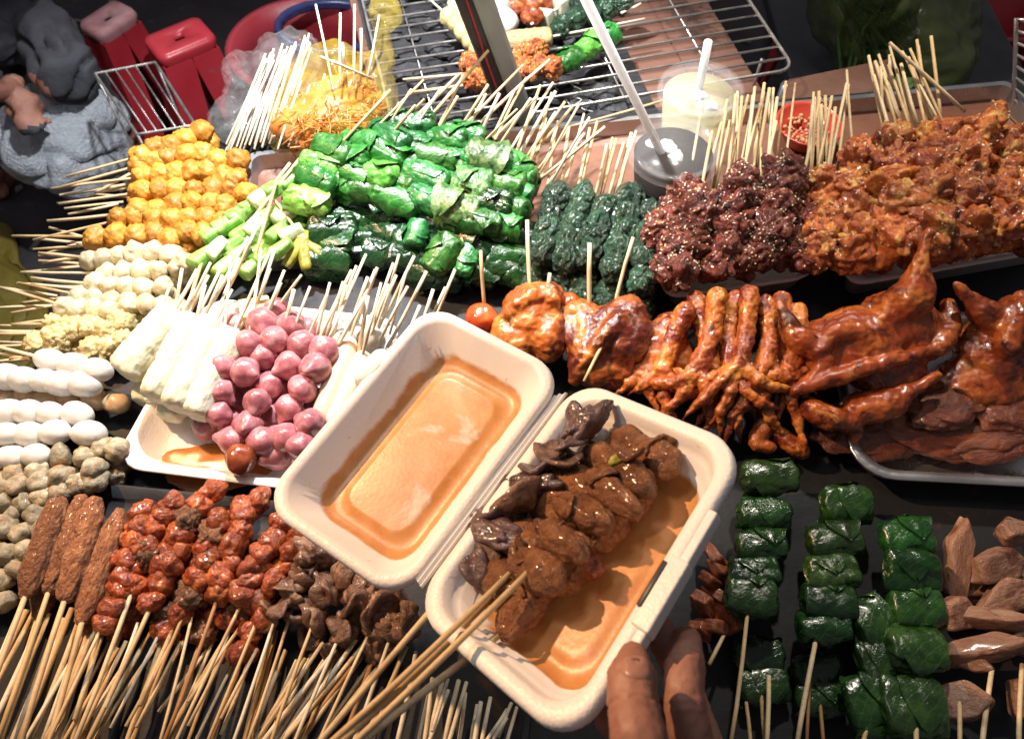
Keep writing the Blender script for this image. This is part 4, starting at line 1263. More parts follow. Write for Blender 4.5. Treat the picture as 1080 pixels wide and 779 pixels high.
# okra
G6 = 'okra skewers between orange balls and leaf rolls'
ok = [[(214, 272, 20), (228, 262, 18), (240, 280, 20), (252, 268, 18)], [(226, 246, 19), (240, 236, 22), (252, 226, 20), (266, 216, 18)], [(246, 258, 18), (258, 246, 20), (272, 238, 22), (286, 226, 18)],
      [(278, 208, 20), (292, 200, 20), (306, 190, 20), (318, 180, 18)], [(266, 282, 18), (282, 272, 18), (296, 262, 17), (308, 246, 17)], [(292, 246, 18), (300, 228, 18), (312, 214, 18), (326, 200, 18)]]
tips = [(200, 318), (344, 150), (318, 165), (306, 172), (292, 190), (330, 158)]
for i, L in enumerate(ok):
    pcs = []
    for j, (u, v, hl) in enumerate(L):
        z = .046 - .004 * (i % 3)
        p = P(u, v, z)
        d = P(u + 30 + rnd.uniform(-6, 6), v - 24 + rnd.uniform(-9, 9), z + rnd.uniform(-.004, .008)) - p
        sz = hl * mpp(u, v, z)
        F = frame(d) @ Matrix.Rotation(rnd.uniform(0, 3), 3, 'X')
        pcs.append(('okra_piece', rnd.choice(okras_p if (i * 2 + j) % 5 == 1 else okras), p, F, (sz * .74, sz * 1.30, sz * 1.30)))
    skewer('okra_skewer', f'{NTH[i]} skewer of cut green okra pods, counting from the orange fish balls', 'skewer', G6, pcs, [(P(*tips[i], .06), pcs[0][2])], 'stick')
for i in range(5):
    pcs = []
    for j in range(4):
        u = 226 + i * 20 + j * 9 + rnd.uniform(-5, 5); v = 284 - i * 9 - j * 13 + rnd.uniform(-6, 6)
        p = P(u, v, .026)
        sz = 14 * mpp(u, v)
        pcs.append(('okra_piece', okras[(i + j) % 3], p, frame(P(u + 30, v - 20 + rnd.uniform(-9, 9), .026) - p), (sz, sz * 1.5, sz * 1.5)))
    skewer('okra_skewer', f'{NTH[i]} okra skewer of the lower layer, showing between the upper pods', 'skewer', 'lower layer of okra skewers', pcs, [(P(262 + i * 18, 225 - i * 9, .04), pcs[-1][2])])
pc = []
for k in range(5):
    a = R(200 + k * 42)
    c = P(318 + 14 * math.cos(a), 252 - 14 * math.sin(a), .032)
    F = frame(Vector((math.cos(a), math.sin(a), -.35)))
    pc.append(('pepper_lobe', okra_piece('pepper_lobe', M_['pepper_olive'], k), c, F, (.019, .021, .016)))
skewer('pepper_skewer', 'olive yellow split pepper lobes in shade below the green leaf rolls', 'skewer', None, pc, [(P(285, 205, .05), P(318, 250, .036))])

# green leaf rolls
G7 = 'green leaf roll skewers in the big bright pile'
Lf = [((322, 222), (352, 150), 4, 'bright', rolls + rolls_l), ((352, 205), (382, 142), 4, 'crinkled', rolls), ((382, 212), (414, 138), 4, 'bright', rolls_l + rolls), ((412, 222), (440, 122), 5, 'crinkled', rolls),
      ((440, 222), (472, 140), 4, 'broad leafed', rolls), ((462, 205), (495, 130), 3, 'cyan green', rolls)]
for i, (A, B, n, w, ms) in enumerate(Lf):
    tipu = (B[0] + 60 + i * 5, B[1] - 62 + rnd.uniform(-10, 10))
    column('leaf_roll_skewer', f'{NTH[i]} skewer of {w} green leaf rolls, counting from the okra', 'skewer', G7, 'leaf_roll', ms, A, B, .048, .075, n, (.0150, .026, .0165), (tipu[0], tipu[1], .11, True), tumble=.28)
column('leaf_roll_skewer', 'mottled grey green leaf roll skewer with pale veins between the bright and shiny ones', 'skewer', G7, 'leaf_roll', rolls_m, (472, 238), (520, 158), .05, .07, 3, (.021, .023, .021), (555, 82, .10, True), tumble=.2)
column('leaf_roll_skewer', 'shiny dark green leaf roll skewer just after the mottled one', 'skewer', G7, 'leaf_roll', rolls_d + rolls, (508, 246), (545, 165), .05, .07, 4, (.0155, .023, .018), (570, 90, .10, True), tumble=.3)
column('leaf_roll_skewer', 'narrow shiny leaf roll skewer touching the seaweed rolls', 'skewer', G7, 'leaf_roll', rolls, (530, 244), (558, 178), .046, .062, 4, (.0125, .018, .015), (582, 98, .095, True), tumble=.3)
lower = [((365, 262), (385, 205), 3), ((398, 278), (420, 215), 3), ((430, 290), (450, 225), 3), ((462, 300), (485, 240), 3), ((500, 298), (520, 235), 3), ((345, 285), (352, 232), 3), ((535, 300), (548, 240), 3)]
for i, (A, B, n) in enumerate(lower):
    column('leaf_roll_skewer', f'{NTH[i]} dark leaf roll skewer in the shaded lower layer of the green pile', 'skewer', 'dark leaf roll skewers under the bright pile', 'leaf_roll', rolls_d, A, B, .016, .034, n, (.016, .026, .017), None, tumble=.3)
pcs = [('leaf_roll', rolls[1], P(466, 268, .045), frame((.5, .7, .3)), (.022, .016, .016)), ('leaf_roll', rolls[3], P(490, 276, .04), frame((.3, .8, .2)), (.016, .013, .013)), ('leaf_roll', rolls[2], P(438, 246, .045), frame((.2, .9, .2)), (.015, .012, .012))]
skewer('leaf_roll_skewer', 'glossy leaf rolls catching light low in front of the green pile', 'skewer', G7, pcs, [(P(484, 232, .05), P(490, 276, .04))])
# their bare stick ends
for k in range(26):
    u = rnd.uniform(385, 590); t = (u - 385) / 205
    v0 = 165 - 25 * math.sin(t * 3.1) + t * 38
    a = rnd.uniform(26, 58)
    A = P(u, v0, .055); L = rnd.uniform(60, 100)
    B = P(u + L * math.cos(R(a + 10)) , v0 - L * math.sin(R(a + 10)), .10 + rnd.uniform(-.02, .02))
    loose_stick(A, B, .0016, M_['stick' if k % 3 else 'stick_white'], 'pale bamboo stick end rising from the green leaf roll pile', 'stick ends above the green leaf rolls')
for k in range(7):
    u0 = 326 + k * 15
    B = P([333, 359, 361, 374, 381, 400, 338][k], [5, 14, 45, 5, 30, 16, 60][k], .13)
    loose_stick(P(352 + k * 7, 96 - k * 2, .085), B, .0015, M_['stick_white'], 'pale stick end sticking up through the yellow bag', 'stick ends above the yellow bag')
for k in range(9):
    u0 = 296 + k * 7
    loose_stick(P(u0 + rnd.uniform(-6, 6), 158 - k * 3, .05), P(u0 + 22 + rnd.uniform(-4, 8), 92 - k * 2 + rnd.uniform(-8, 8), .075), .0012, M_['stick_white'], 'thin pale stick lying along the side of the yellow bag', 'sticks along the yellow bag')

# seaweed wrapped rolls
G8 = 'dark seaweed roll skewers below the drinks'
Sw = [((571, 274), (587, 200), 4), ((594, 278), (616, 205), 5), ((616, 275), (640, 214), 4), ((644, 290), (667, 205), 5), ((676, 306), (688, 215), 4)]
for i, (A, B, n) in enumerate(Sw):
    column('seaweed_roll_skewer', f'{NTH[i]} skewer of wrinkled blackish green seaweed rolls, counting from the leaf rolls', 'skewer', G8, 'seaweed_roll', sea, A, B, .045, .058, n, (.0200, .0145, .0150), None, tumble=.35, across=False, jit=.08)
for i, (A, B, n) in enumerate([((560, 310), (575, 262), 3), ((585, 322), (600, 275), 3), ((612, 318), (625, 270), 3), ((640, 330), (652, 285), 3), ((672, 345), (680, 300), 3), ((655, 275), (660, 230), 2)]):
    column('seaweed_roll_skewer', f'{NTH[i]} seaweed roll skewer of the dark lower layer', 'skewer', 'lower layer of seaweed roll skewers', 'seaweed_roll', sea, A, B, .018, .028, n, (.0145, .016, .016), None, tumble=1.0, across=False)
tips = [(576, 125), (589, 128), (600, 134), (612, 140), (616, 120), (622, 135), (630, 128), (646, 145), (650, 146), (658, 150), (666, 140), (671, 138), (566, 150), (585, 145), (640, 152), (663, 158), (690, 180), (697, 188), (681, 178)]
for k, (u, v) in enumerate(tips):
    loose_stick(P(u - rnd.uniform(8, 26), 212 + rnd.uniform(-6, 6), .045), P(u, v, .075), .0016, M_['stick'], 'pale bamboo stick end rising from the dark seaweed rolls', 'stick ends above the seaweed rolls')

# dark glazed meat with sesame, then fried chicken, on foam trays
def foam_tray(label, q, z, d, inset=.020, rim=.006):
    q = [P(u, v, z) for u, v in q]
    c = sum(q, Vector()) / 4
    X = ((q[1] - q[0]) + (q[2] - q[3])) / 2; Y = ((q[3] - q[0]) + (q[2] - q[1])) / 2
    hx, hy = X.length / 2, Y.length / 2
    X.normalize(); Y.normalize()
    e = mesh_obj('foam_tray', loft_tray('foam_tray', M_['foam'], Vector((0, 0, 0)), X, Y, Vector((0, 0, 1)), hx, hy,
        [(inset + .02, -d, .012), (inset, -d, .018), (.008, -.004, .026), (.001, -.0035, .028), (0, -.0015, .028), (.001, 0, .028), (.006, 0, .026), (.009, -.003, .025), (inset + .001, -d + .005, .016), (inset + .012, -d + .0035, .012)]))
    e.location = c
    return tag(e, label, 'tray')
G9 = 'dark glazed meat skewers with sesame on the foam tray'
foam_tray('white foam tray under the dark sesame meat skewers', [(692, 317), (864, 291), (874, 200), (716, 220)], .032, .030, .012)
Em = [((690, 252), (734, 196), 5, .068, .084), ((706, 290), (742, 220), 5, .064, .088), ((754, 280), (786, 184), 6, .066, .092), ((800, 276), (832, 180), 6, .066, .092), ((776, 280), (806, 210), 5, .060, .074)]
for i, (A, B, n, za, zb) in enumerate(Em):
    column('meat_skewer', f'{NTH[i]} dark red glazed meat skewer strewn with sesame, counting from the seaweed rolls', 'skewer', G9, 'meat_piece', dmeat, A, B, za, zb, n, (.0165, .0195, .0185), (B[0] + 12 + rnd.uniform(-6, 8), B[1] - 88 + rnd.uniform(-10, 10), .10, True), tumble=1.2, across=False, jit=.16, extra=lambda e, p, i=i: sesame_on(e, p, 420, i))
for i, (A, B, n) in enumerate([((722, 280), (745, 235), 3), ((760, 276), (785, 230), 3), ((812, 272), (838, 225), 4), ((838, 270), (856, 210), 4)]):
    column('meat_skewer', f'{NTH[i]} dark meat skewer in the shaded lower layer on the foam tray', 'skewer', 'lower layer of dark meat skewers', 'meat_piece', dmeat, A, B, .056, .062, n, (.0165, .020, .018), None, tumble=1.2, across=False, extra=lambda e, p, i=i: sesame_on(e, p, 90, 50 + i))
G10 = 'orange fried chicken skewers with sesame'
foam_tray('white foam tray under the heap of fried chicken skewers', [(886, 301), (1135, 262), (1125, 160), (903, 200)], .034, .032, .012)
Fm_ = [((860, 278), (872, 190), 5, .060, .074), ((894, 270), (914, 160), 6, .066, .086), ((948, 252), (945, 146), 5, .088, .10), ((982, 252), (984, 138), 5, .093, .108), ((1020, 250), (1024, 135), 5, .093, .108), ((1056, 248), (1062, 140), 5, .088, .10), ((1092, 242), (1096, 150), 5, .083, .09)]
for i, (A, B, n, za, zb) in enumerate(Fm_):
    w = 1.0 if i < 2 else 1.28
    column('chicken_skewer', f'{NTH[i]} crusty orange fried chicken skewer, counting from the dark meat skewers', 'skewer', G10, 'chicken_piece', fmeat, A, B, za, zb, n, (.019 * w, .020 * w, .018 * w), None, tumble=1.4, across=False, jit=.25, extra=lambda e, p, i=i: sesame_on(e, p, 260, 20 + i))
for i, (A, B, n) in enumerate([((905, 272), (918, 220), 3), ((935, 266), (940, 225), 3), ((968, 262), (970, 220), 3), ((1005, 258), (1008, 215), 3), ((1040, 254), (1044, 210), 3), ((1076, 248), (1078, 205), 3), ((930, 205), (930, 160), 2)]):
    column('chicken_skewer', f'{NTH[i]} fried chicken skewer in the lower layer of its heap', 'skewer', 'lower layer of fried chicken skewers', 'chicken_piece', fmeat, A, B, .060, .070, n, (.021, .023, .019), None, tumble=1.4, across=False, extra=lambda e, p, i=i: sesame_on(e, p, 60, 70 + i))
def fan(n, u0, u1, v0, z0, tip, jit, group, label, mat='stick', zt=.11, r=.0017):
    for k in range(n):
        t = (k + .5) / n
        uu = u0 + (u1 - u0) * t + rnd.uniform(-5, 5)
        q = tip[0] + (tip[2] - tip[0]) * t + rnd.uniform(-jit, jit), tip[1] + (tip[3] - tip[1]) * t + rnd.uniform(-jit, jit)
        loose_stick(P(uu, v0 + rnd.uniform(-8, 8), z0 + rnd.uniform(-.01, .008)), P(q[0], q[1], zt + rnd.uniform(-.02, .012)), r, M_[mat], label, group)
fan(17, 745, 812, 196, .068, (768, 118, 812, 92), 13, 'stick ends behind the dark meat', 'bamboo stick end standing behind the dark sesame meat', 'stick')
fan(11, 846, 878, 192, .068, (852, 100, 888, 100), 14, 'stick ends behind the first chicken skewers', 'bamboo stick end between the dark meat and the chicken heap')
fan(20, 930, 1000, 138, .085, (914, 72, 972, 50), 15, 'stick ends behind the chicken heap', 'bamboo stick end fanned out behind the chicken heap', 'stick')
loose_stick(P(902, 178, .07), P(893, 74, .11), .0016, M_['stick'], 'single straight stick between the two clusters of chicken stick ends', None)
loose_stick(P(818, 178, .07), P(829, 86, .11), .0016, M_['stick'], 'single stick leaning before the small red bowl', None)
loose_stick(P(1018, 118, .09), P(938, 45, .13), .0018, M_['stick'], 'thick stick leaning far over the chicken stick fan', None)
loose_stick(P(1085, 142, .07), P(1046, 106, .09), .0018, M_['stick_warm'], 'lone brownish stick beside the upright wire rack', None)
loose_stick(P(592, 136, .032), P(700, 106, .034), .0016, M_['stick'], 'loose stick lying flat on the serving tray before the grill net', None)

# ---------------------------------------------------------------- foam tray with rice rolls, shallots and sausages
foam_tray('white foam tray with brown sauce under the rice rolls and shallots', [(120, 492), (352, 522), (432, 336), (212, 312)], .026, .026, .018)
sp = lump('spilled_sauce', M_['sauce'], 3, 4, .3, 1.4, .1, 4, (1, 1, 1))
tag(mesh_obj('spilled_sauce', sp, None, P(232, 492, .004), None, (.05, .022, .004)), 'orange brown sauce pooled along the front of the foam tray', 'sauce')
G11 = 'pale rice roll skewers in the foam tray'
rice = [leaf_roll('rice_roll', M_['rice_roll'], 30 + s, .35, .04, .9, rough=.05) for s in range(3)]
rice = [rough_lump('rice_roll', M_['rice_roll'], 300 + s, [(.08, 1.1, 'n'), (.06, 2.6, 'n'), (.04, 5, 'b')], 5, (2.6, 1, 1), 1.0, 7) for s in range(3)]
rice_t = [rough_lump('rice_roll', M_['rice_tan'], 304, [(.08, 1.1, 'n'), (.06, 2.6, 'n'), (.04, 5, 'b')], 5, (2.6, 1, 1), 1.0, 7)]
Rc = [((131, 392), (186, 330), rice, .052, 'thick white'), ((163, 418), (206, 338), rice, .050, 'slender white'), ((186, 428), (226, 342), rice, .052, 'white'), ((206, 436), (246, 352), rice, .047, 'half shaded')]
tp = [(208, 284), (236, 276), (252, 272), (286, 262)]
for i, (A, B, ms, z, w) in enumerate(Rc):
    a, b = P(*A, z), P(*B, z + .008)
    d = b - a
    k = mpp(*A, z)
    wpx = (21, 17, 17, 18)[i]
    skewer('rice_roll_skewer', f'{w} rice roll skewer, {NTH[i]} of its tray counting from the yellow fish balls', 'skewer', G11,
           [('rice_roll', ms[i % len(ms)], a.lerp(b, .5), frame(d, (0, 0, 1), rnd.uniform(-.2, .2)), (d.length * .205, wpx * k * .98, .0165))], [(P(*tp[i], .075), a.lerp(b, .75))], 'stick_white')
for i, (A, B, ms) in enumerate([((152, 424), (190, 350), rice), ((178, 440), (215, 365), rice), ((212, 440), (236, 380), rice_t)]):
    a, b = P(*A, .022), P(*B, .026)
    skewer('rice_roll_skewer', f'{NTH[i]} tan ended rice roll skewer under the white ones', 'skewer', 'lower rice roll skewers', [('rice_roll', ms[i % len(ms)], a.lerp(b, .5), frame(b - a), ((b - a).length * .20, .014, .0135))], [(P(B[0] + 30, B[1] - 60, .05), b)], 'stick_white')

G12 = 'pink shallot skewers in the foam tray'
Sh = [[(245, 464), (231, 437), (234, 413), (233, 388), (236, 360)], [(254, 484), (261, 448), (271, 424), (259, 392), (261, 363)], [(277, 466), (284, 406), (277, 376), (289, 358), (278, 341)], [(300, 461), (304, 431), (305, 386), (318, 364), (306, 342), (290, 328)], [(318, 470), (326, 446), (319, 410), (332, 388), (341, 371)], [(217, 449), (222, 420), (248, 408), (247, 380), (248, 345)], [(292, 438), (297, 408), (336, 424), (322, 350), (305, 362)], [(244, 446), (246, 425), (275, 350), (291, 375)], [(318, 396), (290, 480), (310, 448), (270, 396)]]
stp = [(243, 270), (275, 262), (296, 298), (318, 290), (386, 268), None, None, None, None]
for i, L in enumerate(Sh):
    pcs = []
    for j, (u, v) in enumerate(L):
        z = .036 + .006 * min(j, 3) if i < 5 else .024
        p = P(u, v, z)
        r = 16.6 * mpp(u, v, z) * rnd.uniform(.86, 1.08)
        ax = Euler((rnd.uniform(.6, 2.4), 0, rnd.uniform(-2.2, 1.2)))
        ms = shal_b if (i, j) == (1, 0) else shal
        pcs.append(('shallot', rnd.choice(ms), p, ax, r))
        if (i, j) in ((1, 2), (3, 1), (4, 0)):
            q = p + Vector((-.003, -.010, -.008)) * (r / .013)
            pcs.append(('root_tuft', tuft, q, rrot(), r * .32))
    pcs = [(a, b, c, d_, (s, s, s)) for a, b, c, d_, s in pcs]
    st = [(P(*stp[i], .085), pcs[-1][2])] if stp[i] else []
    skewer('shallot_skewer', f'{NTH[i]} skewer of round pink shallots, counting from the rice rolls' if i < 5 else f'{["mauve", "rosy", "dull purple", "pale pink"][i - 5]} shallot skewer half hidden under the shallot heap', 'skewer', G12, pcs, st, 'stick_white')
# sausages and pale pieces at the far end of the tray
for i, (A, B, r) in enumerate([((340, 438), (366, 366), .0115), ((352, 442), (382, 380), .010)]):
    a, b = P(*A, .034), P(*B, .044)
    me = MB().add(round_tube([a, a.lerp(b, .5) + Vector((.001, 0, .001)), b], [r * .92, r, r * .92], 14, 4)).mesh('sausage', M_['sausage'])
    c = a.lerp(b, .5); shift(me, c)
    e = thing('sausage_skewer', c, ['smooth tan sausage skewer beside the shallots', 'tan sausage skewer tucked under the foam box lid'][i], 'skewer', 'tan sausage skewers')
    mesh_obj('sausage', me, e)
    mesh_obj('stick', stick_mesh(b, P(B[0] + 30 - 10 * i, B[1] - 82, .08), .0016, M_['stick_white'], c), e)
for i, (u, v) in enumerate([(350, 350), (372, 352), (392, 360), (362, 362)]):
    p = P(u, v, .034)
    skewer('egg_skewer', f'{NTH[i]} whitish egg piece skewer behind the sausages by the lid corner', 'skewer', 'whitish egg pieces by the lid corner', [('egg', eggs[i], p, rrot(), (.014, .014, .013))], [(P(u + 26, v - 70, .08), p)], 'stick_white')
tf = bevelled(pydata('tofu_cube', *box_data((-1, -1, -1), (1, 1, 1)), M_['tofu_yellow'], True), .2, 3)
p = P(270, 328, .050)
skewer('tofu_skewer', 'bright yellow tofu piece skewer behind the pink shallots', 'skewer', None, [('tofu', tf, p, Euler((.2, .1, .3)), (.014, .010, .010))], [(P(290, 262, .08), p)], 'stick_white')
# the stick ends fanning from the far side of the tray
tops = [(192, 283), (222, 277), (216, 300), (235, 290), (262, 250), (268, 246), (285, 283), (300, 285), (327, 302), (348, 298), (362, 297), (371, 285), (355, 318), (365, 300), (383, 315), (393, 330), (415, 277), (428, 287), (421, 268), (430, 302), (437, 270), (450, 286), (443, 322), (457, 305), (470, 303), (480, 284), (388, 312), (344, 312), (310, 305), (410, 300), (180, 300), (205, 305)]
for k, (u, v) in enumerate(tops):
    b0 = (u - rnd.uniform(12, 42), v + rnd.uniform(62, 88))
    loose_stick(P(*b0, .036), P(u, v, .085), .0016, M_['stick_white'], 'whitish bamboo stick end fanning out behind the shallot tray', 'stick ends behind the shallot tray')

# ---------------------------------------------------------------- kofta, red meat and gizzards in the front row
front = thing('serving_tray', (-.20, .16, .0), 'shallow dark metal tray under the front row of meat skewers', 'tray')
ft = loft_tray('tray_pan', M_['steel_dark'], Vector((0, 0, .014)), Vector((math.cos(R(-6)), math.sin(R(-6)), 0)), Vector((-math.sin(R(-6)), math.cos(R(-6)), 0)), Vector((0, 0, 1)), .22, .11,
               [(.03, -.0125, .01), (.008, -.0125, .014), (.001, 0, .016), (0, .001, .016), (.002, .002, .016), (.010, -.009, .014), (.02, -.0105, .012)])
mesh_obj('tray_pan', ft, front)
G13 = 'brown minced meat kofta skewers'
Kf = [((27, 628), (64, 524), 15.5), ((50, 625), (88, 524), 13), ((68, 634), (102, 526), 16), ((84, 658), (127, 538), 13.5), ((106, 648), (140, 570), 12)]
for i, (A, B, rp) in enumerate(Kf):
    z = (.040, .034, .042, .036, .028)[i]
    a, b = P(*A, z), P(*B, z + .004)
    k = rp * mpp(*A, z)
    skewer('kofta_skewer', f'{NTH[i]} long brown kofta skewer, counting from the mushroom balls', 'skewer', G13, [('kofta', koft[i % 4], a.lerp(b, .5), frame(b - a, (0, 0, 1), i * 1.3), ((b - a).length * .145, k * .95, k * .95))],
           [(P(A[0] - 62 + 6 * i, A[1] + 165, z + .012), a.lerp(b, .15))], 'stick', .0022)
for i, (A, B) in enumerate([((40, 650), (70, 560)), ((92, 670), (120, 580))]):
    a, b = P(*A, .020), P(*B, .022)
    skewer('kofta_skewer', f'{NTH[i]} kofta skewer lying under the top ones', 'skewer', 'lower kofta skewers', [('kofta', koft[i], a.lerp(b, .5), frame(b - a), ((b - a).length * .145, .010, .010))], [(P(A[0] - 45, A[1] + 150, .03), a)], 'stick', .0022)

G14 = 'red glazed meat skewers in the front row'
Rm = [((110, 662), (150, 552), 7, 'stick'), ((134, 628), (186, 522), 7, 'stick'), ((158, 640), (212, 526), 7, 'stick'), ((190, 655), (240, 540), 7, 'stick_warm'), ((228, 636), (262, 535), 6, 'stick_warm'), ((254, 636), (300, 548), 6, 'stick'), ((200, 545), (226, 512), 3, 'stick'), ((252, 700), (282, 640), 3, 'stick_warm'), ((272, 640), (322, 562), 5, 'stick'), ((122, 600), (158, 530), 4, 'stick'), ((236, 560), (276, 520), 3, 'stick'), ((176, 600), (198, 540), 4, 'stick')]
at = [(88, 690), (128, 642), (160, 642), (191, 657), (228, 638), (256, 638), None, (255, 705), None, None, None, None]
for i, (A, B, n, sm) in enumerate(Rm):
    z = .034 if i < 7 else (.022 if i == 7 else .030)
    st = [(A[0] - rnd.uniform(62, 85), A[1] + 172, z + .018, False)] if i not in (6, 9, 10, 11) else None
    column('meat_skewer', f'{NTH[i]} glossy red meat chunk skewer, counting from the kofta' if i < 6 else ['charred red meat skewer tip poking up behind the others', 'lowest red meat skewer with its chunks hanging before the row', 'red meat skewer wedged against the curled gizzards', 'red meat skewer lying along the kofta tips', 'red meat skewer crossing the tray edge under the lid', 'red meat skewer filling the middle gap of the row'][i - 6], 'skewer', G14, 'meat_chunk', rmeat + ([bmeat[0], bmeat[1]] if i in (3, 1, 2) else []), A, B, z, z + .010, n, (.0108, .0116, .0110), st, sm, tumble=1.5, across=False, jit=.28)
for i, (A, B, n) in enumerate([((125, 668), (160, 590), 5), ((172, 672), (205, 580), 5), ((212, 670), (240, 590), 5), ((240, 660), (280, 590), 5), ((150, 600), (180, 545), 4), ((200, 600), (232, 545), 4)]):
    column('meat_skewer', f'{NTH[i]} red brown meat skewer in the lower layer of the front row', 'skewer', 'lower layer of red meat skewers', 'meat_chunk', rmeat[:3] + bmeat, A, B, .016, .022, n, (.0112, .0122, .0115), [(A[0] - 60, A[1] + 170, .03, False)], 'stick_warm', tumble=1.5, across=False, jit=.28)
G15 = 'curled gizzard skewers under the foam box corner'
Gz = [((302, 650), (338, 580), 5), ((284, 660), (318, 600), 4), ((326, 655), (366, 602), 5), ((356, 668), (392, 612), 5), ((384, 672), (418, 628), 4), ((410, 668), (432, 640), 3)]
for i, (A, B, n) in enumerate(Gz):
    column('gizzard_skewer', f'{NTH[i]} curled brown gizzard skewer, counting from the red meat', 'skewer', G15, 'gizzard', gizz, A, B, .034, .044, n, (.0140, .0165, .0150), [(A[0] - rnd.uniform(45, 80), A[1] + 165, .05, False)], 'stick_white' if i % 2 else 'stick', tumble=1.6, across=False, jit=.3)
for i, (A, B) in enumerate([((318, 680), (350, 620)), ((350, 690), (380, 640)), ((392, 690), (420, 650))]):
    column('gizzard_skewer', f'{NTH[i]} dark gizzard skewer in the lower layer', 'skewer', 'lower gizzard skewers', 'gizzard', gizz, A, B, .018, .022, 4, (.0125, .0145, .0135), [(A[0] - 50, A[1] + 150, .03, False)], 'stick_warm', tumble=1.6, across=False, jit=.3)
# stick ends towards the photographer
Ns = []
for k in range(64):
    u = 95 + k * 7.2 + rnd.uniform(-8, 8)
    v = 665 + rnd.uniform(-16, 22) + (10 if u > 300 else 0)
    if u > 440: v = 700 + (u - 440) * .45 + rnd.uniform(-10, 15)
    du = -rnd.uniform(38, 92) if u < 430 else -rnd.uniform(8, 34)
    if 280 < u < 420: du = -(u - 255) * rnd.uniform(.35, .8) - 20
    z0 = rnd.uniform(.010, .034)
    L = (806 - v)
    m = 'stick' if rnd.random() < .5 else 'stick_warm'
    if u > 440 or rnd.random() < .15: m = 'stick_white'
    if rnd.random() < .28: L *= rnd.uniform(.55, .85); du *= .7
    loose_stick(P(u, v, z0), P(u + du, v + L, z0 + rnd.uniform(.006, .024)), rnd.uniform(.0014, .0019), M_[m], 'bamboo stick end of the front row reaching towards the viewer', 'stick ends of the front row')
for k in range(12):
    u = 20 + k * 8; v = 640 + rnd.uniform(-5, 25)
    loose_stick(P(u, v, .02), P(u - rnd.uniform(45, 75), v + rnd.uniform(110, 165), .03), .0022, M_['stick_white' if k % 3 == 0 else 'stick'], 'broad bamboo stick end below the kofta', 'stick ends below the kofta')

# ---------------------------------------------------------------- roast chicken, feet and birds
def px3(L, dz=0): return [P(u, v, z + dz) for u, v, z in L]
def organic(nm, label, cat, parts, mat, vox=.0022, disp=.0016, df=70, seed=1, group=None, sticks=(), part=None, smooth=4):
    me = fuse(part or nm, mat, parts, vox, smooth, disp, df, seed)
    c = sum((v.co for v in me.vertices), Vector()) / len(me.vertices); c.z = min(v.co.z for v in me.vertices)
    shift(me, c)
    if not sticks:
        o = mesh_obj(nm, me); o.location = c
        return tag(o, label, cat, group)
    e = thing(nm, c, label, cat, group)
    mesh_obj(part, me, e)
    for A, B in sticks: mesh_obj('stick', stick_mesh(A, B, .0019, M_['stick'], c), e)
    return e
def B_(u, v, z, r, rot=None): return ('b', P(u, v, z), r) if rot is None else ('b', P(u, v, z), r, rot)
organic('chicken_skewer', 'lumpy roast chicken thigh on a stick, touching the lid rim', 'skewer',
        [B_(562, 330, .05, (.030, .032, .022)), B_(545, 352, .04, (.026, .03, .02)), B_(578, 350, .045, (.020, .032, .022)), B_(570, 312, .062, (.022, .016, .013)), B_(590, 335, .04, (.016, .03, .02)),
         ('t', px3([(540, 330, .06), (560, 315, .068), (584, 318, .064)]), [.009, .011, .008])], M_['roast'], seed=2, disp=.0022, df=70, vox=.0018, part='roast_meat', group='roast chicken pieces on sticks',
        sticks=[(P(507, 264, .09), P(512, 335, .04)), (P(556, 232, .09), P(560, 320, .05)), (P(580, 288, .08), P(575, 330, .05))])
organic('chicken_skewer', 'folded orange roast chicken piece with two sticks, before the chicken feet', 'skewer',
        [B_(622, 360, .045, (.024, .036, .022)), B_(655, 352, .05, (.030, .036, .024)), B_(640, 385, .035, (.034, .026, .022)), B_(660, 330, .058, (.020, .018, .014)), B_(612, 335, .05, (.02, .02, .016)),
         ('t', px3([(612, 385, .05), (632, 362, .066), (652, 338, .07)]), [.007, .008, .010]), ('t', px3([(600, 345, .05), (612, 370, .055), (606, 398, .04)]), [.010, .010, .008])], M_['roast'], seed=3, disp=.0022, df=70, vox=.0018, part='roast_meat', group='roast chicken pieces on sticks',
        sticks=[(P(622, 256, .10), P(622, 345, .045)), (P(668, 250, .10), P(645, 335, .05)), (P(636, 362, .068), P(616, 402, .062))])
tm = lump('tomato', M_['tomato'], 8, 4, .08, 1.2, .02, 4)
tag(mesh_obj('tomato', tm, None, P(508, 336, .042), None, (.016, .016, .014)), 'small glossy red tomato piece peeping over the lid rim', 'tomato')
tag(mesh_obj('tomato', tm, None, P(600, 322, .05), (1, 1, 0), (.012, .012, .012)), 'small red tomato piece between the two roast chicken pieces', 'tomato')
organic('roast_meat', 'wrinkled roast chicken piece beside the chicken feet', 'roast chicken', [B_(690, 372, .04, (.020, .03, .018)), B_(705, 352, .045, (.018, .024, .016)), B_(678, 395, .03, (.022, .02, .016)), B_(712, 380, .03, (.02, .03, .018))], M_['roast'], seed=6, disp=.0024, df=70)
for_claws = True
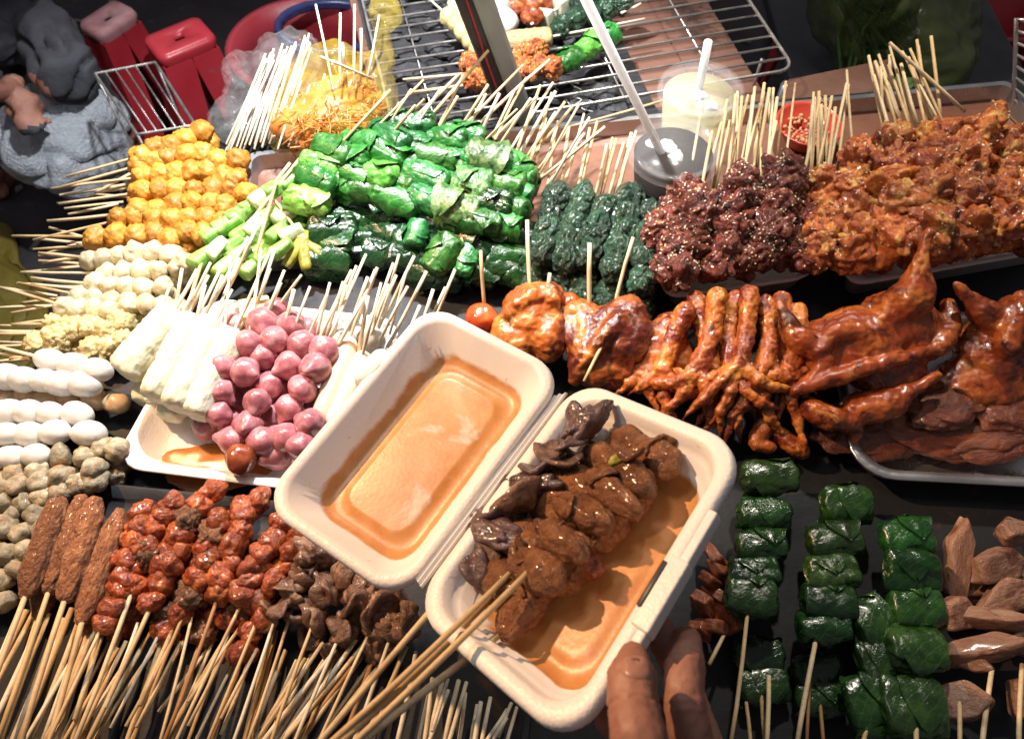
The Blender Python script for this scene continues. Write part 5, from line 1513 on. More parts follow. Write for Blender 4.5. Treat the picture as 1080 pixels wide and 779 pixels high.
feet = [  # shank then toes, pixel paths with heights
    ([(757, 314, .078), (752, 345, .070), (738, 385, .062)], [[(738, 385, .062), (716, 402, .062), (694, 404, .054), (680, 406, .045)], [(738, 385, .062), (722, 412, .058), (704, 432, .048), (694, 440, .036)], [(738, 385, .062), (744, 410, .058), (750, 434, .044), (752, 446, .032)]]),
    ([(790, 312, .078), (788, 345, .072), (780, 382, .064)], [[(780, 382, .064), (762, 400, .066), (742, 420, .058), (726, 436, .048)], [(780, 382, .064), (770, 412, .060), (760, 434, .050), (760, 452, .038)], [(780, 382, .064), (800, 400, .066), (818, 408, .060), (838, 410, .052)]]),
    ([(722, 330, .066), (708, 362, .058), (698, 392, .050)], [[(698, 392, .050), (680, 405, .048), (668, 412, .040)], [(698, 392, .050), (700, 418, .046), (708, 440, .036), (712, 456, .028)], [(698, 392, .050), (716, 408, .050), (732, 420, .04)]]),
    ([(808, 322, .070), (812, 352, .066), (806, 388, .060)], [[(806, 388, .060), (790, 412, .056), (772, 440, .044), (766, 462, .032)], [(806, 388, .060), (806, 416, .052), (812, 440, .042), (824, 456, .030)], [(806, 388, .060), (828, 398, .060), (846, 392, .056), (856, 378, .055)]]),
    ([(840, 330, .066), (842, 360, .062), (832, 388, .056)], [[(832, 388, .056), (816, 396, .060), (800, 388, .062), (788, 384, .060)], [(832, 388, .056), (834, 418, .048), (842, 444, .038), (848, 470, .028)], [(832, 388, .056), (846, 404, .052), (852, 424, .044)]]),
    ([(772, 330, .050), (768, 370, .044), (762, 408, .038)], [[(762, 408, .038), (748, 430, .034), (736, 446, .026)], [(762, 408, .038), (776, 436, .034), (780, 460, .024)], [(762, 408, .038), (784, 420, .036), (800, 438, .03)]])]
feet2 = [
    ([(735, 318, .058), (742, 352, .054), (752, 392, .048)], [[(752, 392, .048), (734, 412, .050), (716, 424, .046)], [(752, 392, .048), (756, 424, .044), (744, 452, .034)], [(752, 392, .048), (774, 402, .050), (794, 418, .046), (806, 436, .040)]]),
    ([(824, 318, .060), (818, 350, .056), (822, 382, .050)], [[(822, 382, .050), (804, 404, .054), (786, 426, .050), (778, 444, .044)], [(822, 382, .050), (828, 412, .046), (820, 440, .038)], [(822, 382, .050), (842, 400, .050), (858, 412, .044)]]),
    ([(706, 340, .050), (690, 366, .046), (676, 388, .042)], [[(676, 388, .042), (664, 404, .040), (654, 412, .036)], [(676, 388, .042), (684, 410, .044), (692, 428, .040)], [(676, 388, .042), (700, 396, .050), (722, 400, .052)]]),
    ([(776, 316, .062), (768, 350, .060), (772, 390, .054)], [[(772, 390, .054), (752, 398, .062), (730, 398, .060), (714, 390, .056)], [(772, 390, .054), (786, 410, .060), (802, 424, .056), (816, 428, .050)], [(772, 390, .054), (766, 424, .052), (754, 440, .044)]]),
]
feet += feet2
lab2 = ['chicken foot pressed under the central one, toes crossing the heap', 'chicken foot wedged between the two feet by the roast bird', 'chicken foot lying flat against the foam box rim', 'chicken foot with crossed toes over the middle of the heap']
lab = ['first chicken foot of the pile, its toes spread over the foam box rim', 'central chicken foot with long curled toes in the heap', 'flattened chicken foot nearest the wrinkled roast piece', 'chicken foot with one toe stretched towards the roast bird', 'chicken foot next to the roast bird, toes hanging down', 'chicken foot buried beneath the heap of feet'] + lab2
for i, (sh_, toes) in enumerate(feet):
    parts = [('t', px3(sh_), [.0104, .0080, .0098])]
    for t in toes:
        tp3 = px3(t)
        parts.append(('t', tp3, [.0074, .0054, .0046, .0034][:len(t) - 1] + [.0028]))
        for w_, q_ in enumerate(tp3[1:-1]): parts.append(('b', q_, (.0066 - .0006 * w_,) * 3))
        parts.append(('t', [tp3[-1], tp3[-1] + (tp3[-1] - tp3[-2]).normalized() * .006 + Vector((0, 0, -.002))], [.0026, .0014]))
    organic('chicken_claw', lab[i], 'chicken foot', parts, M_['feet'], .0015, .0018, 120, i, 'roast chicken feet in a heap', smooth=2)
for i, pts in enumerate([[(800, 420, .03), (806, 448, .028), (796, 466, .026), (812, 472, .024)], [(818, 455, .022), (836, 470, .02), (846, 476, .018)]]):
    organic('chicken_claw', ['small curled reddish scrap of chicken foot in the shade', 'stubby toe end of a chicken foot in the shade'][i], 'chicken foot', [('t', px3(pts), [.008, .009, .007, .006][:len(pts)])], M_['feet'], .0016, .0012, 110, 20 + i, 'roast chicken feet in a heap')

# metal tray with roast birds
mt = thing('roasting_tray', P(1000, 430, 0), 'shiny metal edged tray holding the roast birds and meat slabs', 'tray')
q = [P(872, 506, .028), P(1140, 520, .028), P(1140, 325, .028), P(880, 325, .028)]
c = sum(q, Vector()) / 4
X = (q[1] - q[0]).normalized(); Y = Vector((-X.y, X.x, 0))
mt.location = (c.x, c.y, 0)
mesh_obj('tray_pan', loft_tray('tray_pan', M_['steel'], Vector((0, 0, .028)), X, Y, Vector((0, 0, 1)), (q[1] - q[0]).length / 2, abs((q[3] - q[0]).dot(Y)) / 2,
         [(.03, -.027, .02), (.012, -.027, .03), (.003, -.004, .035), (0, -.001, .035), (.001, .0005, .035), (.010, -.0015, .03), (.016, -.0235, .025), (.03, -.0245, .02)]), mt)
organic('roast_bird', 'whole dark glazed roast bird with one leg raised, lying across the tray', 'roast bird',
        [B_(905, 360, .058, (.046, .036, .026), Matrix.Rotation(R(18), 3, 'Z')), B_(872, 372, .052, (.030, .034, .024)), B_(946, 340, .062, (.038, .032, .024)), B_(930, 385, .045, (.04, .03, .02)), B_(972, 350, .055, (.022, .03, .02)),
         ('t', px3([(940, 330, .075), (962, 312, .092), (968, 292, .105), (973, 268, .118), (980, 246, .128)]), [.018, .020, .013, .0055, .005]),
         ('t', px3([(872, 368, .066), (845, 358, .074), (832, 340, .08), (822, 318, .086)]), [.014, .013, .008, .0035]),
         ('t', px3([(840, 412, .058), (880, 398, .068), (930, 384, .072), (990, 366, .066)]), [.006, .008, .007, .006]),
         ('t', px3([(990, 366, .066), (1004, 345, .064), (1000, 322, .062)]), [.009, .009, .008]),
         ('t', px3([(862, 372, .074), (880, 352, .082), (905, 350, .082), (925, 366, .075)]), [.008, .009, .010, .008]),
         ('t', px3([(855, 430, .046), (872, 440, .046), (900, 448, .036), (900, 468, .028)]), [.010, .012, .009, .003]),
         ('t', px3([(905, 432, .042), (940, 424, .05), (965, 410, .056), (988, 396, .06)]), [.015, .014, .006, .005]),
         ('t', px3([(850, 405, .06), (868, 385, .070), (868, 360, .075)]), [.006, .007, .007])],
        M_['roast_dark'], .0018, .0018, 90, 4, 'dark roast birds')
organic('roast_bird', 'partly cropped roast bird with its thin leg pointing up, at the tray end', 'roast bird',
        [B_(1052, 370, .045, (.04, .035, .024)), B_(1080, 350, .055, (.03, .04, .026)), B_(1040, 400, .035, (.045, .03, .016)), ('t', px3([(1052, 342, .066), (1036, 328, .076), (1022, 314, .086), (1010, 302, .094)]), [.017, .014, .006, .005]),
         ('t', px3([(1062, 365, .07), (1070, 335, .08), (1078, 315, .08)]), [.012, .011, .008])], M_['roast_dark'], .0018, .0018, 90, 9, 'dark roast birds')
for i, (u, v, z, s, rz) in enumerate([(925, 452, .018, (.060, .028, .010), .1), (985, 448, .022, (.055, .030, .010), -.2), (1040, 452, .020, (.055, .028, .011), .15), (1005, 420, .030, (.05, .026, .010), .5), (1070, 430, .028, (.04, .03, .012), .3)]):
    me = rough_lump('roast_slab', M_['slab'], 400 + i, [(.18, 1.1, 'n'), (.14, 1.8, 'b'), (.05, 4, 'b')])
    w = ['slab of roast meat by the shiny tray corner', 'middle slab of flat roast meat along the tray front', 'slab of roast meat along the tray front by the frame edge', 'tilted roast slab under the raised leg of the bird', 'roast slab beneath the cropped bird']
    tag(mesh_obj('roast_slab', me, None, P(u, v, z), (rnd.uniform(-.15, .15), rnd.uniform(-.15, .15), rz), s), w[i], 'roast meat', 'flat brown roast slabs in the tray')

# ---------------------------------------------------------------- leaf parcels, brown slices and scraps in the shaded corner
G16 = 'leaf parcel skewers in the shaded corner'
Pc = [([(811, 504, 33, 17), (806, 541, 31, 16), (803, 574, 29, 17), (796, 604, 29, 17), (792, 628, 30, 20)], ((789, 640), (768, 800)), 'five neatly stacked parcels', .034),
      ([(893, 531, 30, 19), (880, 569, 32, 19), (878, 604, 31, 18), (874, 634, 32, 18), (868, 662, 31, 17)], ((861, 672), (838, 800)), 'its lowest parcel pierced by a pale stick', .034),
      ([(956, 566, 30, 20), (962, 604, 32, 21), (966, 640, 32, 20), (965, 684, 34, 24), (962, 742, 38, 30)], ((966, 750), (966, 810)), 'five wide crumpled parcels', .036)]
for i, (L, s_, w, z) in enumerate(Pc):
    pcs = []
    for j, (u, v, hw, hh) in enumerate(L):
        p = P(u, v, z + rnd.uniform(-.002, .002)); k = mpp(u, v, z)
        F = Matrix.Rotation(rnd.uniform(-.14, .08), 3, 'Z') @ Matrix.Rotation(rnd.uniform(-.25, .25) , 3, 'X')
        pcs.append(('leaf_parcel', parcels[(i + j) % 5], p, F, (hw * k * .94, hh * k * 1.04, .016)))
    A = P(*s_[0], z + .004); Bq = P(*s_[1], z + .016)
    skewer('leaf_parcel_skewer', f'glossy dark green leaf parcel skewer with {w}', 'skewer', G16, pcs, [(Bq, A)], 'stick', .0018)
pcs = [('leaf_parcel', parcels[k], P(u, v, .03), Matrix.Rotation(rz, 3, 'Z'), (a, b, .014)) for k, (u, v, a, b, rz) in enumerate([(922, 658, .017, .020, .3), (924, 700, .014, .018, .2), (920, 742, .020, .022, .1)])]
skewer('leaf_parcel_skewer', 'narrow leaf parcel skewer pressed against the five wide parcels', 'skewer', G16, pcs, [(P(905, 800, .04), P(920, 745, .03))])
for i, L in enumerate([[(800, 690), (806, 722)], [(862, 706), (866, 735)]]):
    pcs = [('leaf_parcel', parcels[(k + i) % 5], P(u, v, .011), Matrix.Rotation(rnd.uniform(-.2, .2), 3, 'Z'), (.020, .013, .010)) for k, (u, v) in enumerate(L)]
    skewer('leaf_parcel_skewer', f'{NTH[i]} leaf parcel skewer lying in the dark under the others', 'skewer', 'leaf parcel skewers lying underneath', pcs, [(P(L[0][0] + 8, 800, .02), P(*L[0], .012))], 'stick_warm')
for i, (a, b, m) in enumerate([((811, 712), (808, 800), 'stick'), ((787, 740), (793, 800), 'stick_warm'), ((764, 668), (748, 700), 'stick'), ((855, 690), (850, 800), 'stick_warm')]):
    loose_stick(P(*a, .026), P(*b, .036), .0016, M_[m], ['pale stick end below the first leaf parcel skewer', 'reddish stick end below the first leaf parcels', 'short stick end by the fingers of the hand', 'brown stick end below the big leaf parcel'][i], None)
def wedge(nm, mat, seed):
    g = random.Random(seed)
    pts = [(-1, -.6 + g.uniform(-.2, .2)), (.2 + g.uniform(-.2, .3), -.8), (1, -.1 + g.uniform(-.3, .3)), (.3, .75), (-.8, .55 + g.uniform(-.3, .3))]
    n = len(pts)
    tlt = g.uniform(-.25, .25)
    vs = [Vector((x, y, .5 + x * tlt)) for x, y in pts] + [Vector((x * 1.05, y * 1.05, -.5)) for x, y in pts]
    fs = [tuple(range(n)), tuple(range(2 * n - 1, n - 1, -1))] + [(i, (i + 1) % n, n + (i + 1) % n, n + i) for i in range(n)]
    me = bevelled(pydata(nm, vs, fs, mat, True), .26, 5)
    bm = bmesh.new(); bm.from_mesh(me)
    bmesh.ops.subdivide_edges(bm, edges=bm.edges, cuts=2, use_grid_fill=True)
    for v in bm.verts: v.co += Vector((nz(v.co, 2, seed), nz(v.co, 2, seed + 2), nz(v.co, 2, seed + 4))) * .09
    bm.to_mesh(me); bm.free()
    me.polygons.foreach_set('use_smooth', [True] * len(me.polygons))
    return me
cakes = [wedge('brown_slice', M_['cake'], s) for s in range(6)]
def cakes_at(L, label, st, z=.03):
    pcs = [('brown_slice', cakes[k % 6], P(u, v, z + dz), Euler((rnd.uniform(-.5, .5), rnd.uniform(-.5, .5), R(a))), (hw * 1.14 * mpp(u, v, z), hh * 1.14 * mpp(u, v, z), .015)) for k, (u, v, hw, hh, a, dz) in enumerate(L)]
    skewer('brown_slice_skewer', label, 'skewer', 'brown slice skewers in the corner', pcs, [(P(*st[0], .045), P(*st[1], .034))], 'stick', .0019)
cakes_at([(1010, 590, 42, 16, 80, .0), (1008, 645, 20, 20, 10, 0), (1012, 690, 30, 16, -20, -.006), (1016, 738, 26, 22, 5, 0)], 'brown slice skewer with a tall pale wedge, beside the leaf parcels', ((1012, 810), (1012, 740)))
cakes_at([(1068, 560, 20, 18, 20, 0), (1053, 594, 28, 20, 12, .006), (1060, 630, 36, 22, 30, .004), (1048, 652, 38, 10, -12, .006), (1042, 682, 40, 16, 4, .004)], 'brown slice skewer of sliced wedges at the frame edge', ((1034, 805), (1046, 706)))
cakes_at([(1078, 610, 20, 24, 40, -.014), (1030, 620, 24, 18, 0, -.016), (1075, 675, 22, 20, 10, -.014), (1085, 735, 18, 24, 0, -.008)], 'brown slice skewer in the dark beneath the sliced wedges', ((1075, 810), (1078, 700)))
scr = [wedge('meat_scrap', M_['scrap'], 20 + s) for s in range(4)]
for i, (u, v) in enumerate([(752, 585), (748, 612), (742, 640), (756, 628), (738, 664), (760, 600), (766, 650), (750, 660)]):
    o = mesh_obj('meat_scrap', scr[i % 4], None, P(u, v, .016 + rnd.uniform(0, .008)), rrot(), (.014, .012, .010))
    tag(o, 'reddish brown meat scrap in the gap between foam box and leaf parcels', 'meat scrap', 'meat scraps beside the foam box')

# ---------------------------------------------------------------- food grilling on the wire net
def on_net(u, v, h=.0): return P(u, v, .014 + h)
def net_skewer(name, label, part, meshes, L, r, stick, sc=(1, 1, 1), mat='stick_white', along=None):
    pcs = []
    for j, (u, v) in enumerate(L):
        p = on_net(u, v, r * .8)
        F = rrot() if along is None else frame(P(*along[1], .02) - P(*along[0], .02), (0, 0, 1), rnd.uniform(0, 1))
        pcs.append((part, meshes[j % len(meshes)], p, F, tuple(r * s for s in sc)))
    skewer(name, label, 'skewer', 'skewers roasting on the grill net', pcs, [(on_net(*stick[0], .012), on_net(*stick[1], .010))], mat)
pale = [lump('rice_ball', M_['yellow_ball'], 500 + s, 3, .2, 1.5, .08, 3.5) for s in range(2)]
net_skewer('fish_ball_skewer', 'pale greenish ball skewer on the grill net, left of the cart post', 'fish_ball', pale, [(474, 18), (482, 26), (489, 34), (497, 44), (505, 54)], .0125, ((440, -14), (474, 18)))
net_skewer('rice_roll_skewer', 'cream rice roll skewer half hidden by the cart post on the grill net', 'rice_roll', rice, [(490, 14)], .013, ((470, -14), (488, 10)), (2.2 / 2.6, 1, 1), along=((480, 0), (505, 30)))
net_skewer('meat_skewer', 'orange red meat skewer on the grill net, left of the cart post', 'meat_chunk', fmeat, [(496, 66), (505, 74), (512, 84), (500, 84)], .0125, ((505, 40), (500, 70)))
net_skewer('meat_skewer', 'bright orange red meat skewer on the grill net beside the green pepper', 'meat_chunk', fmeat, [(552, 58), (565, 54), (572, 70), (558, 74), (583, 72), (545, 68)], .0125, ((540, 40), (560, 62)))
net_skewer('meat_skewer', 'dark red meat skewer at the far end of the grill net', 'meat_chunk', rmeat, [(545, 8), (560, 4), (572, 2), (582, -6), (562, 18)], .0150, ((520, 20), (560, 6)))
net_skewer('egg_skewer', 'white boiled egg skewer right of the cart post on the grill net', 'egg', eggs, [(534, 22), (528, 10)], .0165, ((520, -10), (530, 16)))
net_skewer('sausage_skewer', 'browned rice sausage skewer lying across the grill net', 'sausage', [rice_t[0]], [(556, 42)], .0125, ((680, 20), (575, 40)), (2.0 / 2.6 * 1.25, 1, 1), along=((530, 44), (580, 38)))
net_skewer('tofu_skewer', 'two white tofu cubes on the grill net above the sausage', 'tofu', [bevelled(pydata('tofu_cube', *box_data((-1, -1, -1), (1, 1, 1)), M_['rice_roll'], True), .2, 3)], [(574, 19), (593, 8)], .010, ((560, 26), (606, -2)), (1.2, .9, .8))
net_skewer('seaweed_roll_skewer', 'black green seaweed roll skewer at the far end of the grill net', 'seaweed_roll', sea, [(592, 28), (606, 22), (622, 16), (640, 10), (655, 4), (612, 6), (630, -2)], .0155, ((676, 4), (655, 14)))
net_skewer('leaf_roll_skewer', 'long glossy green leaf roll skewer on the grill net beside the orange meat', 'leaf_roll', [rolls[2], rolls_l[1]], [(600, 62), (622, 48), (640, 38)], .0165, ((590, 74), (604, 60)), (1.1, .85, .8), along=((590, 66), (640, 36)))
for k in range(7):
    c = P(580 + k * 6, 100 + rnd.uniform(-4, 6), -.018)
    pts = [c]
    for j in range(5): pts.append(pts[-1] + Vector((rnd.uniform(-.012, .014), rnd.uniform(-.010, .010), rnd.uniform(-.002, .004))))
    p_, r_ = smooth_path(pts, [.0008] * 6, 4)
    o = mesh_obj('plastic_shred', MB().add(tube_data(p_, r_, 5)).mesh('plastic_shred', M_['straw'], origin=c)); o.location = c
    tag(o, 'thin curly white shred lying under the front edge of the grill net', 'shred', 'white shreds under the grill net edge')
loose_stick(on_net(425, 84, .004), on_net(560, 70, .004), .0017, M_['stick'], 'yellowish stick lying across the grill net bars', None)
loose_stick(on_net(430, 98, .004), on_net(545, 82, .004), .0017, M_['stick'], 'second yellowish stick lying on the net nearer the leaf rolls', None)

# ================================================================ THE HELD FOAM BOX, ITS SKEWERS AND THE HAND
a_, b_, c_, d_ = Vector((-.062, .134, .180)), Vector((.046, .290, .186)), Vector((.135, .205, .250)), Vector((.027, .049, .244))
la, lb, lc, ld = Vector((-.0665, .1415, .1790)), Vector((.0355, .2885, .1835)), Vector((-.059, .356, .186)), Vector((-.163, .206, .157))
bc = (a_ + b_ + c_ + d_) / 4
box = thing('foam_box', bc, 'open white foam takeaway box held in a hand above the trays', 'takeaway box')
def quad_frame(p0, p1, p2, p3):
    X = ((p1 - p0) + (p2 - p3)) / 2; Y = ((p3 - p0) + (p2 - p1)) / 2
    hx, hy = X.length / 2, Y.length / 2
    X.normalize(); Y.normalize()
    N = X.cross(Y).normalized()
    if N.z < 0: N = -N
    return (p0 + p1 + p2 + p3) / 4 - bc, X, Y, N, hx, hy
BO, BX, BY, BN, bhx, bhy = quad_frame(a_, b_, c_, d_)
D = .036
base_me = loft_tray('base', [M_['foam'], painted_lamplight_foam('painted_lamplight_base', BN, BO.dot(BN) - D)], BO, BX, BY, BN, bhx, bhy,
    [(.045, -D - .001, .02), (.027, -D - .001, .020), (.022, -D + .002, .022), (.010, -.010, .026), (.0005, -.0085, .026), (0, -.0060, .026), (.0008, -.001, .026), (.003, 0, .025), (.0085, 0, .023), (.0105, -.0018, .0225), (.012, -.008, .022),
     (.0145, -.0125, .022), (.0165, -.0135, .021), (.0185, -.022, .020), (.0205, -.023, .020), (.0235, -D + .006, .019), (.028, -D + .0026, .018), (.034, -D + .002, .016), (.036, -D + .0035, .015), (.042, -D + .0035, .012)], n=8, mi=[0] * 9 + [1] * 11)
mesh_obj('base', base_me, box)
LO, LX, LY, LN, lhx, lhy = quad_frame(la, lb, lc, ld)
LO = LO + LY * lhy * .045; lhx *= 1.035; lhy *= 1.05
DL = .030
lid_me = loft_tray('lid', [M_['foam'], painted_lamplight_foam('painted_lamplight_lid', LN, LO.dot(LN) - DL)], LO, LX, LY, LN, lhx, lhy,
    [(.040, -DL - .001, .02), (.026, -DL - .001, .02), (.022, -DL + .001, .022), (.008, -.008, .024), (.0004, -.0075, .024), (0, -.005, .024), (.001, -.0008, .024), (.003, 0, .023), (.0065, 0, .021), (.009, -.002, .02),
     (.0205, -DL + .006, .018), (.0235, -DL + .0030, .017), (.027, -DL + .0024, .016), (.0325, -DL + .0024, .013), (.0345, -DL + .0044, .012), (.037, -DL + .0046, .011)], n=8, mi=[0] * 8 + [1] * 8)
mesh_obj('lid', lid_me, box)
# pressed hinge: three ridges between lid and base
hp = MB()
prof = []
nseg, npr = 20, 13
vs, fs = [], []
for i in range(nseg + 1):
    t = .07 + .86 * i / nseg
    p = la.lerp(lb, t) - bc; q = a_.lerp(b_, t) - bc
    sd = (q - p)
    for k in range(npr):
        s = .06 + .88 * k / (npr - 1)
        vs.append(p + sd * s + LN * (-.0022 + .0012 * math.cos(s * 2 * math.pi * 2.5)))
for i in range(nseg):
    for k in range(npr - 1):
        fs.append((i * npr + k, i * npr + k + 1, (i + 1) * npr + k + 1, (i + 1) * npr + k))
o = len(vs)
vs += [v - LN * .0022 for v in vs[:o]]
fs += [tuple(i + o for i in f[::-1]) for f in fs]
for i in range(nseg):
    for k in (0, npr - 1):
        fs.append((i * npr + k, (i + 1) * npr + k, o + (i + 1) * npr + k, o + i * npr + k))
mesh_obj('hinge', pydata('hinge', vs, fs, M_['foam']), box)
# locking tab on the lid edge, and the slot flange on the base edge
def block(nm, O, X, Y, N, lo, hi, mat, w=.0015, seg=3):
    vs, fs = box_data(lo, hi)
    mesh_obj(nm, bevelled(pydata(nm, [O + X * v.x + Y * v.y + N * v.z for v in vs], fs, mat), w, seg), box)
tabm = lump('locking_tab', M_['foam'], 2, 4, .06, 1.5, .02, 4, power=.35)
mesh_obj('locking_tab', tabm, box, LO + LX * (lhx * .30) + LY * (lhy + .002) - LN * .006, frame(LX, LN), (.017, .008, .0075))
block('slot_flange', BO, BX, BY, BN, (-bhx * .30, bhy - .0065, -.0075), (bhx * .16, bhy + .0055, .0022), M_['foam'])
block('slot_flange', BO, BX, BY, BN, (-bhx * .62, bhy - .0030, -.0095), (bhx * .52, bhy + .0035, -.0005), M_['foam'])
block('slot', BO, BX, BY, BN, (-bhx * .20, bhy - .0085, -.003), (bhx * .10, bhy - .0050, .0028), M_['post_dark'], .0006, 1)
# ribs pressed into the far wall
def on_base(u, v, h):
    """point on the plane h above the box floor that shows at (u, v)"""
    r = ray(u, v); C0 = Vector((0, 0, CAMH))
    pl = BO + bc + BN * (-D + .0035 + h)
    t = (pl - C0).dot(BN) / r.dot(BN)
    return C0 + r * t
def in_box(name, label, pieces, stick, smat='stick', r=.0021):
    pcs = []
    for (part, me, u, v, h, ax, sc, roll) in pieces:
        p = on_base(u, v, h)
        d = on_base(u + ax[0], v + ax[1], h) - p
        pcs.append((part, me, p, frame(d, BN, roll), sc))
    return skewer(name, label, 'skewer', 'meat skewers in the held foam box', pcs, [(on_base(*stick[0]), on_base(*stick[1]))], smat, r)
al, ac = (52, -67), (40, 28)
pieces = [('gizzard', (pgizz + gizz)[(k * 3) % 9], u, v, h, (rnd.uniform(-1, 1) * 40, rnd.uniform(-1, 1) * 40), s, rnd.uniform(0, 6)) for k, (u, v, h, s) in enumerate([
    (606, 458, .022, (.014, .009, .009)), (620, 446, .026, (.011, .007, .007)), (588, 482, .020, (.013, .010, .009)), (572, 500, .017, (.012, .010, .009)), (560, 515, .014, (.014, .009, .009)), (548, 528, .020, (.013, .012, .009)), (534, 545, .016, (.012, .011, .009)), (524, 560, .014, (.013, .010, .009)), (505, 580, .014, (.012, .010, .009)), (498, 590, .018, (.010, .008, .008))])]
pieces = [(a, b, u, v, h + .010, ax, tuple(x * 1.5 for x in sc), ro) for a, b, u, v, h, ax, sc, ro in pieces]
in_box('gizzard_skewer', 'purplish brown gizzard skewer along the hinge side of the held foam box', pieces, ((330, 790, .055), (506, 582, .014)))
pieces = [('liver_piece', heart[(k * 2) % 5], u + rnd.uniform(-3, 3), v + rnd.uniform(-3, 3), h, (ac[0], ac[1] + rnd.uniform(-12, 12)), (s[0] * rnd.uniform(.85, 1.05), s[1] * rnd.uniform(.8, 1.0), s[2] * .95), rnd.uniform(-.5, .5)) for k, (u, v, h, s) in enumerate([
    (566, 600, .028, (.0130, .0125, .0120)), (592, 570, .031, (.0125, .0105, .0115)), (616, 542, .029, (.0122, .0120, .0120)), (644, 520, .029, (.0130, .0110, .0115)), (668, 500, .025, (.0130, .0125, .0120)), (690, 482, .020, (.0105, .0125, .0120))])]
in_box('liver_skewer', 'top skewer of fat brown liver pieces in the held foam box', pieces, ((355, 800, .062), (566, 594, .032)))
pieces = [('liver_piece', heart[(k + 2) % 5], u, v, h, ac, s, rnd.uniform(-.6, .6)) for k, (u, v, h, s) in enumerate([
    (528, 610, .015, (.011, .014, .012)), (552, 568, .015, (.0125, .014, .012)), (585, 532, .015, (.0125, .014, .012)), (608, 508, .018, (.0130, .0125, .012)), (640, 490, .018, (.0125, .0125, .011)), (664, 470, .018, (.0105, .0125, .011))])]
in_box('liver_skewer', 'lower skewer of dark liver pieces under the fat ones in the foam box', pieces, ((345, 795, .058), (520, 628, .016)))
pieces = [('kofta', koft_s[1], 552, 642, .014, al, (.0115, .0105, .0105), 0), ('meat_chunk', rmeat[2], 618, 592, .014, ac, (.012, .009, .009), 0), ('kofta', koft_s[2], 600, 600, .013, al, (.0100, .012, .012), 1), ('kofta', koft_s[0], 638, 556, .013, al, (.0095, .012, .012), 1), ('kofta', koft_s[1], 668, 524, .013, al, (.0085, .012, .011), 1)]
in_box('kofta_skewer', 'skewer with a blunt brown kofta end, lowest in the held foam box', pieces, ((352, 806, .048), (536, 662, .013)), 'stick_warm', .0024)
fl_ = [fold('liver_flap', M_['liver'], 40 + k) for k in range(4)]
pieces = [('liver_flap', fl_[k % 4], u, v, h, (rnd.uniform(-30, 40), rnd.uniform(-30, 30)), (.0105, .0085, .0090), rnd.uniform(0, 6)) for k, (u, v, h) in enumerate([(548, 588, .030), (580, 556, .034), (604, 530, .036), (636, 500, .036), (662, 482, .034), (694, 470, .026), (540, 622, .022), (612, 570, .030)])]
in_box('liver_skewer', 'torn brown flaps threaded between the fat liver pieces in the box', pieces, ((338, 792, .060), (540, 602, .028)))
ta = lump('tendon', M_['tofu_yellow'], 5, 3, .25, 1.5, .1, 4)
o = mesh_obj('tendon', pydata('tendon', [v.co for v in ta.vertices], [tuple(p.vertices) for p in ta.polygons], M_['pepper_olive']), None, on_base(654, 484, .032), (.3, .2, .5), (.009, .004, .004))
tag(o, 'small yellowish tendon scrap on top of the liver pieces', 'meat scrap')

# ---- the hand
hand = thing('person', P(720, 820, .19), 'hand of the photographer gripping the foam box corner, thumb on the rim', 'person')
def on_rim(u, v, h):
    r = ray(u, v); C0 = Vector((0, 0, CAMH))
    t = (BO + bc + BN * h - C0).dot(BN) / r.dot(BN)
    return C0 + r * t
T0 = on_rim(668, 694, .012)
thumb = [T0, on_rim(667, 712, .014), on_rim(668, 744, .016), on_rim(678, 800, .010), P(694, 880, .215), P(735, 960, .19)]
index = [P(723, 676, .214), P(722, 702, .226), P(722, 742, .230), P(734, 800, .218), P(762, 870, .18)]
mid = [on_base(680, 640, -.016), P(708, 690, .178), P(735, 760, .185), P(760, 840, .18), P(772, 890, .17)]
ringf = [on_base(640, 690, -.018), P(680, 740, .168), P(720, 800, .17), P(755, 860, .165), P(772, 910, .16)]
pinky = [on_base(640, 760, -.022), P(690, 800, .155), P(730, 850, .155), P(755, 900, .15)]
wr = P(760, 1080, .13)
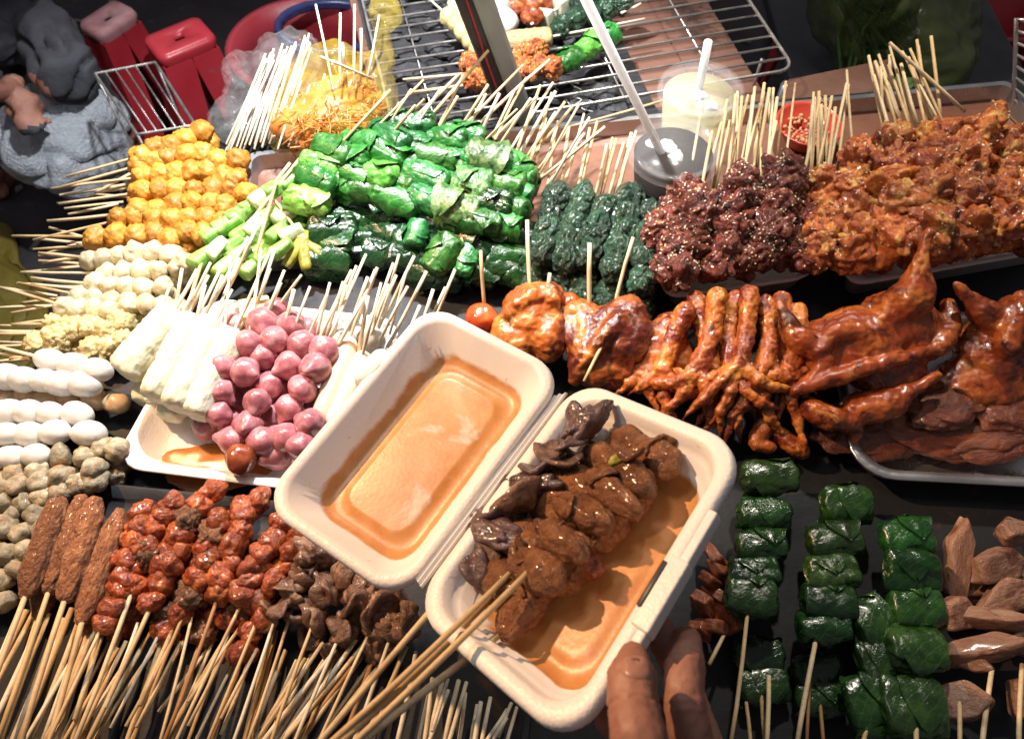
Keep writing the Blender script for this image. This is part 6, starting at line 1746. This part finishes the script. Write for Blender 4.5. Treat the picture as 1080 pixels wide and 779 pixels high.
parts = [('t', thumb, [.0082, .0122, .0116, .0138, .018, .020]), ('t', index, [.0088, .0108, .0106, .0120, .0135]),
         ('t', mid, [.0088, .0098, .0102, .011, .013]), ('t', ringf, [.0085, .0095, .0098, .0105, .012]), ('t', pinky, [.0075, .0085, .009, .011]),
         ('t', [P(765, 880, .175), P(765, 960, .155), wr], [.022, .026, .026]), ('t', [P(740, 890, .18), P(745, 960, .165), wr], [.022, .027, .026]),
         ('t', [P(775, 920, .155), P(775, 990, .14), wr], [.020, .024, .025]), ('t', [wr, wr + Vector((.06, -.13, .02)), wr + Vector((.10, -.24, .05))], [.027, .031, .036])]
hm = fuse('hand', M_['skin'], parts, .0016, 5, .0006, 160, 2)
# creases across the joints
nrm = [v.normal.copy() for v in hm.vertices]
for jc, jd, wd in ((thumb[2], thumb[1] - thumb[3], .0048), (thumb[1], thumb[0] - thumb[2], .002), (index[1], index[0] - index[2], .0034), (index[2], index[1] - index[3], .0044), (thumb[3], thumb[2] - thumb[4], .005)):
    jd = jd.normalized()
    for v, n in zip(hm.vertices, nrm):
        q = v.co - jc
        t = q.dot(jd)
        if abs(t) < wd and (q - jd * t).length < .017:
            k = math.cos(t / wd * math.pi / 2)
            t2 = t + .0012 * nz(v.co, 220, 3)
            v.co += n * (-.0013 * k * max(0, math.cos(t2 * 2 * math.pi / .0048)) ** 3 + .0007 * k)
mesh_obj('hand', shift(hm, hand.location), hand)
# thumb nail, laid on the finger's own surface
from mathutils.bvhtree import BVHTree
bt = BVHTree.FromPolygons([v.co + Vector(hand.location) for v in hm.vertices], [tuple(p.vertices) for p in hm.polygons])
ncen = on_rim(667, 697, .03)
nx_ = (on_rim(667, 690, .03) - on_rim(667, 712, .03)).normalized()
ny_ = BN.cross(nx_).normalized()
vs, fs = [], []
nr_, na_ = 7, 26
for i in range(nr_ + 1):
    for k in range(na_):
        a = 2 * math.pi * k / na_
        r = i / nr_
        c, s_ = math.cos(a), math.sin(a)
        q = 3.2
        e_ = (abs(c) ** q + abs(s_) ** q) ** (-1 / q)
        p = ncen + nx_ * (.0062 * r * c * e_) + ny_ * (.0060 * r * s_ * e_) + BN * .03
        hit, nn, _, _ = bt.ray_cast(p, -BN, .2)
        if hit is None: hit, nn = p - BN * .05, BN
        vs.append(hit + nn * (.0010 * (1 - .85 * r ** 8)) - Vector(hand.location))
for i in range(nr_):
    for k in range(na_):
        fs.append((i * na_ + k, i * na_ + (k + 1) % na_, (i + 1) * na_ + (k + 1) % na_, (i + 1) * na_ + k))
mesh_obj('nail', pydata('nail', vs, fs, M_['nail']), hand)
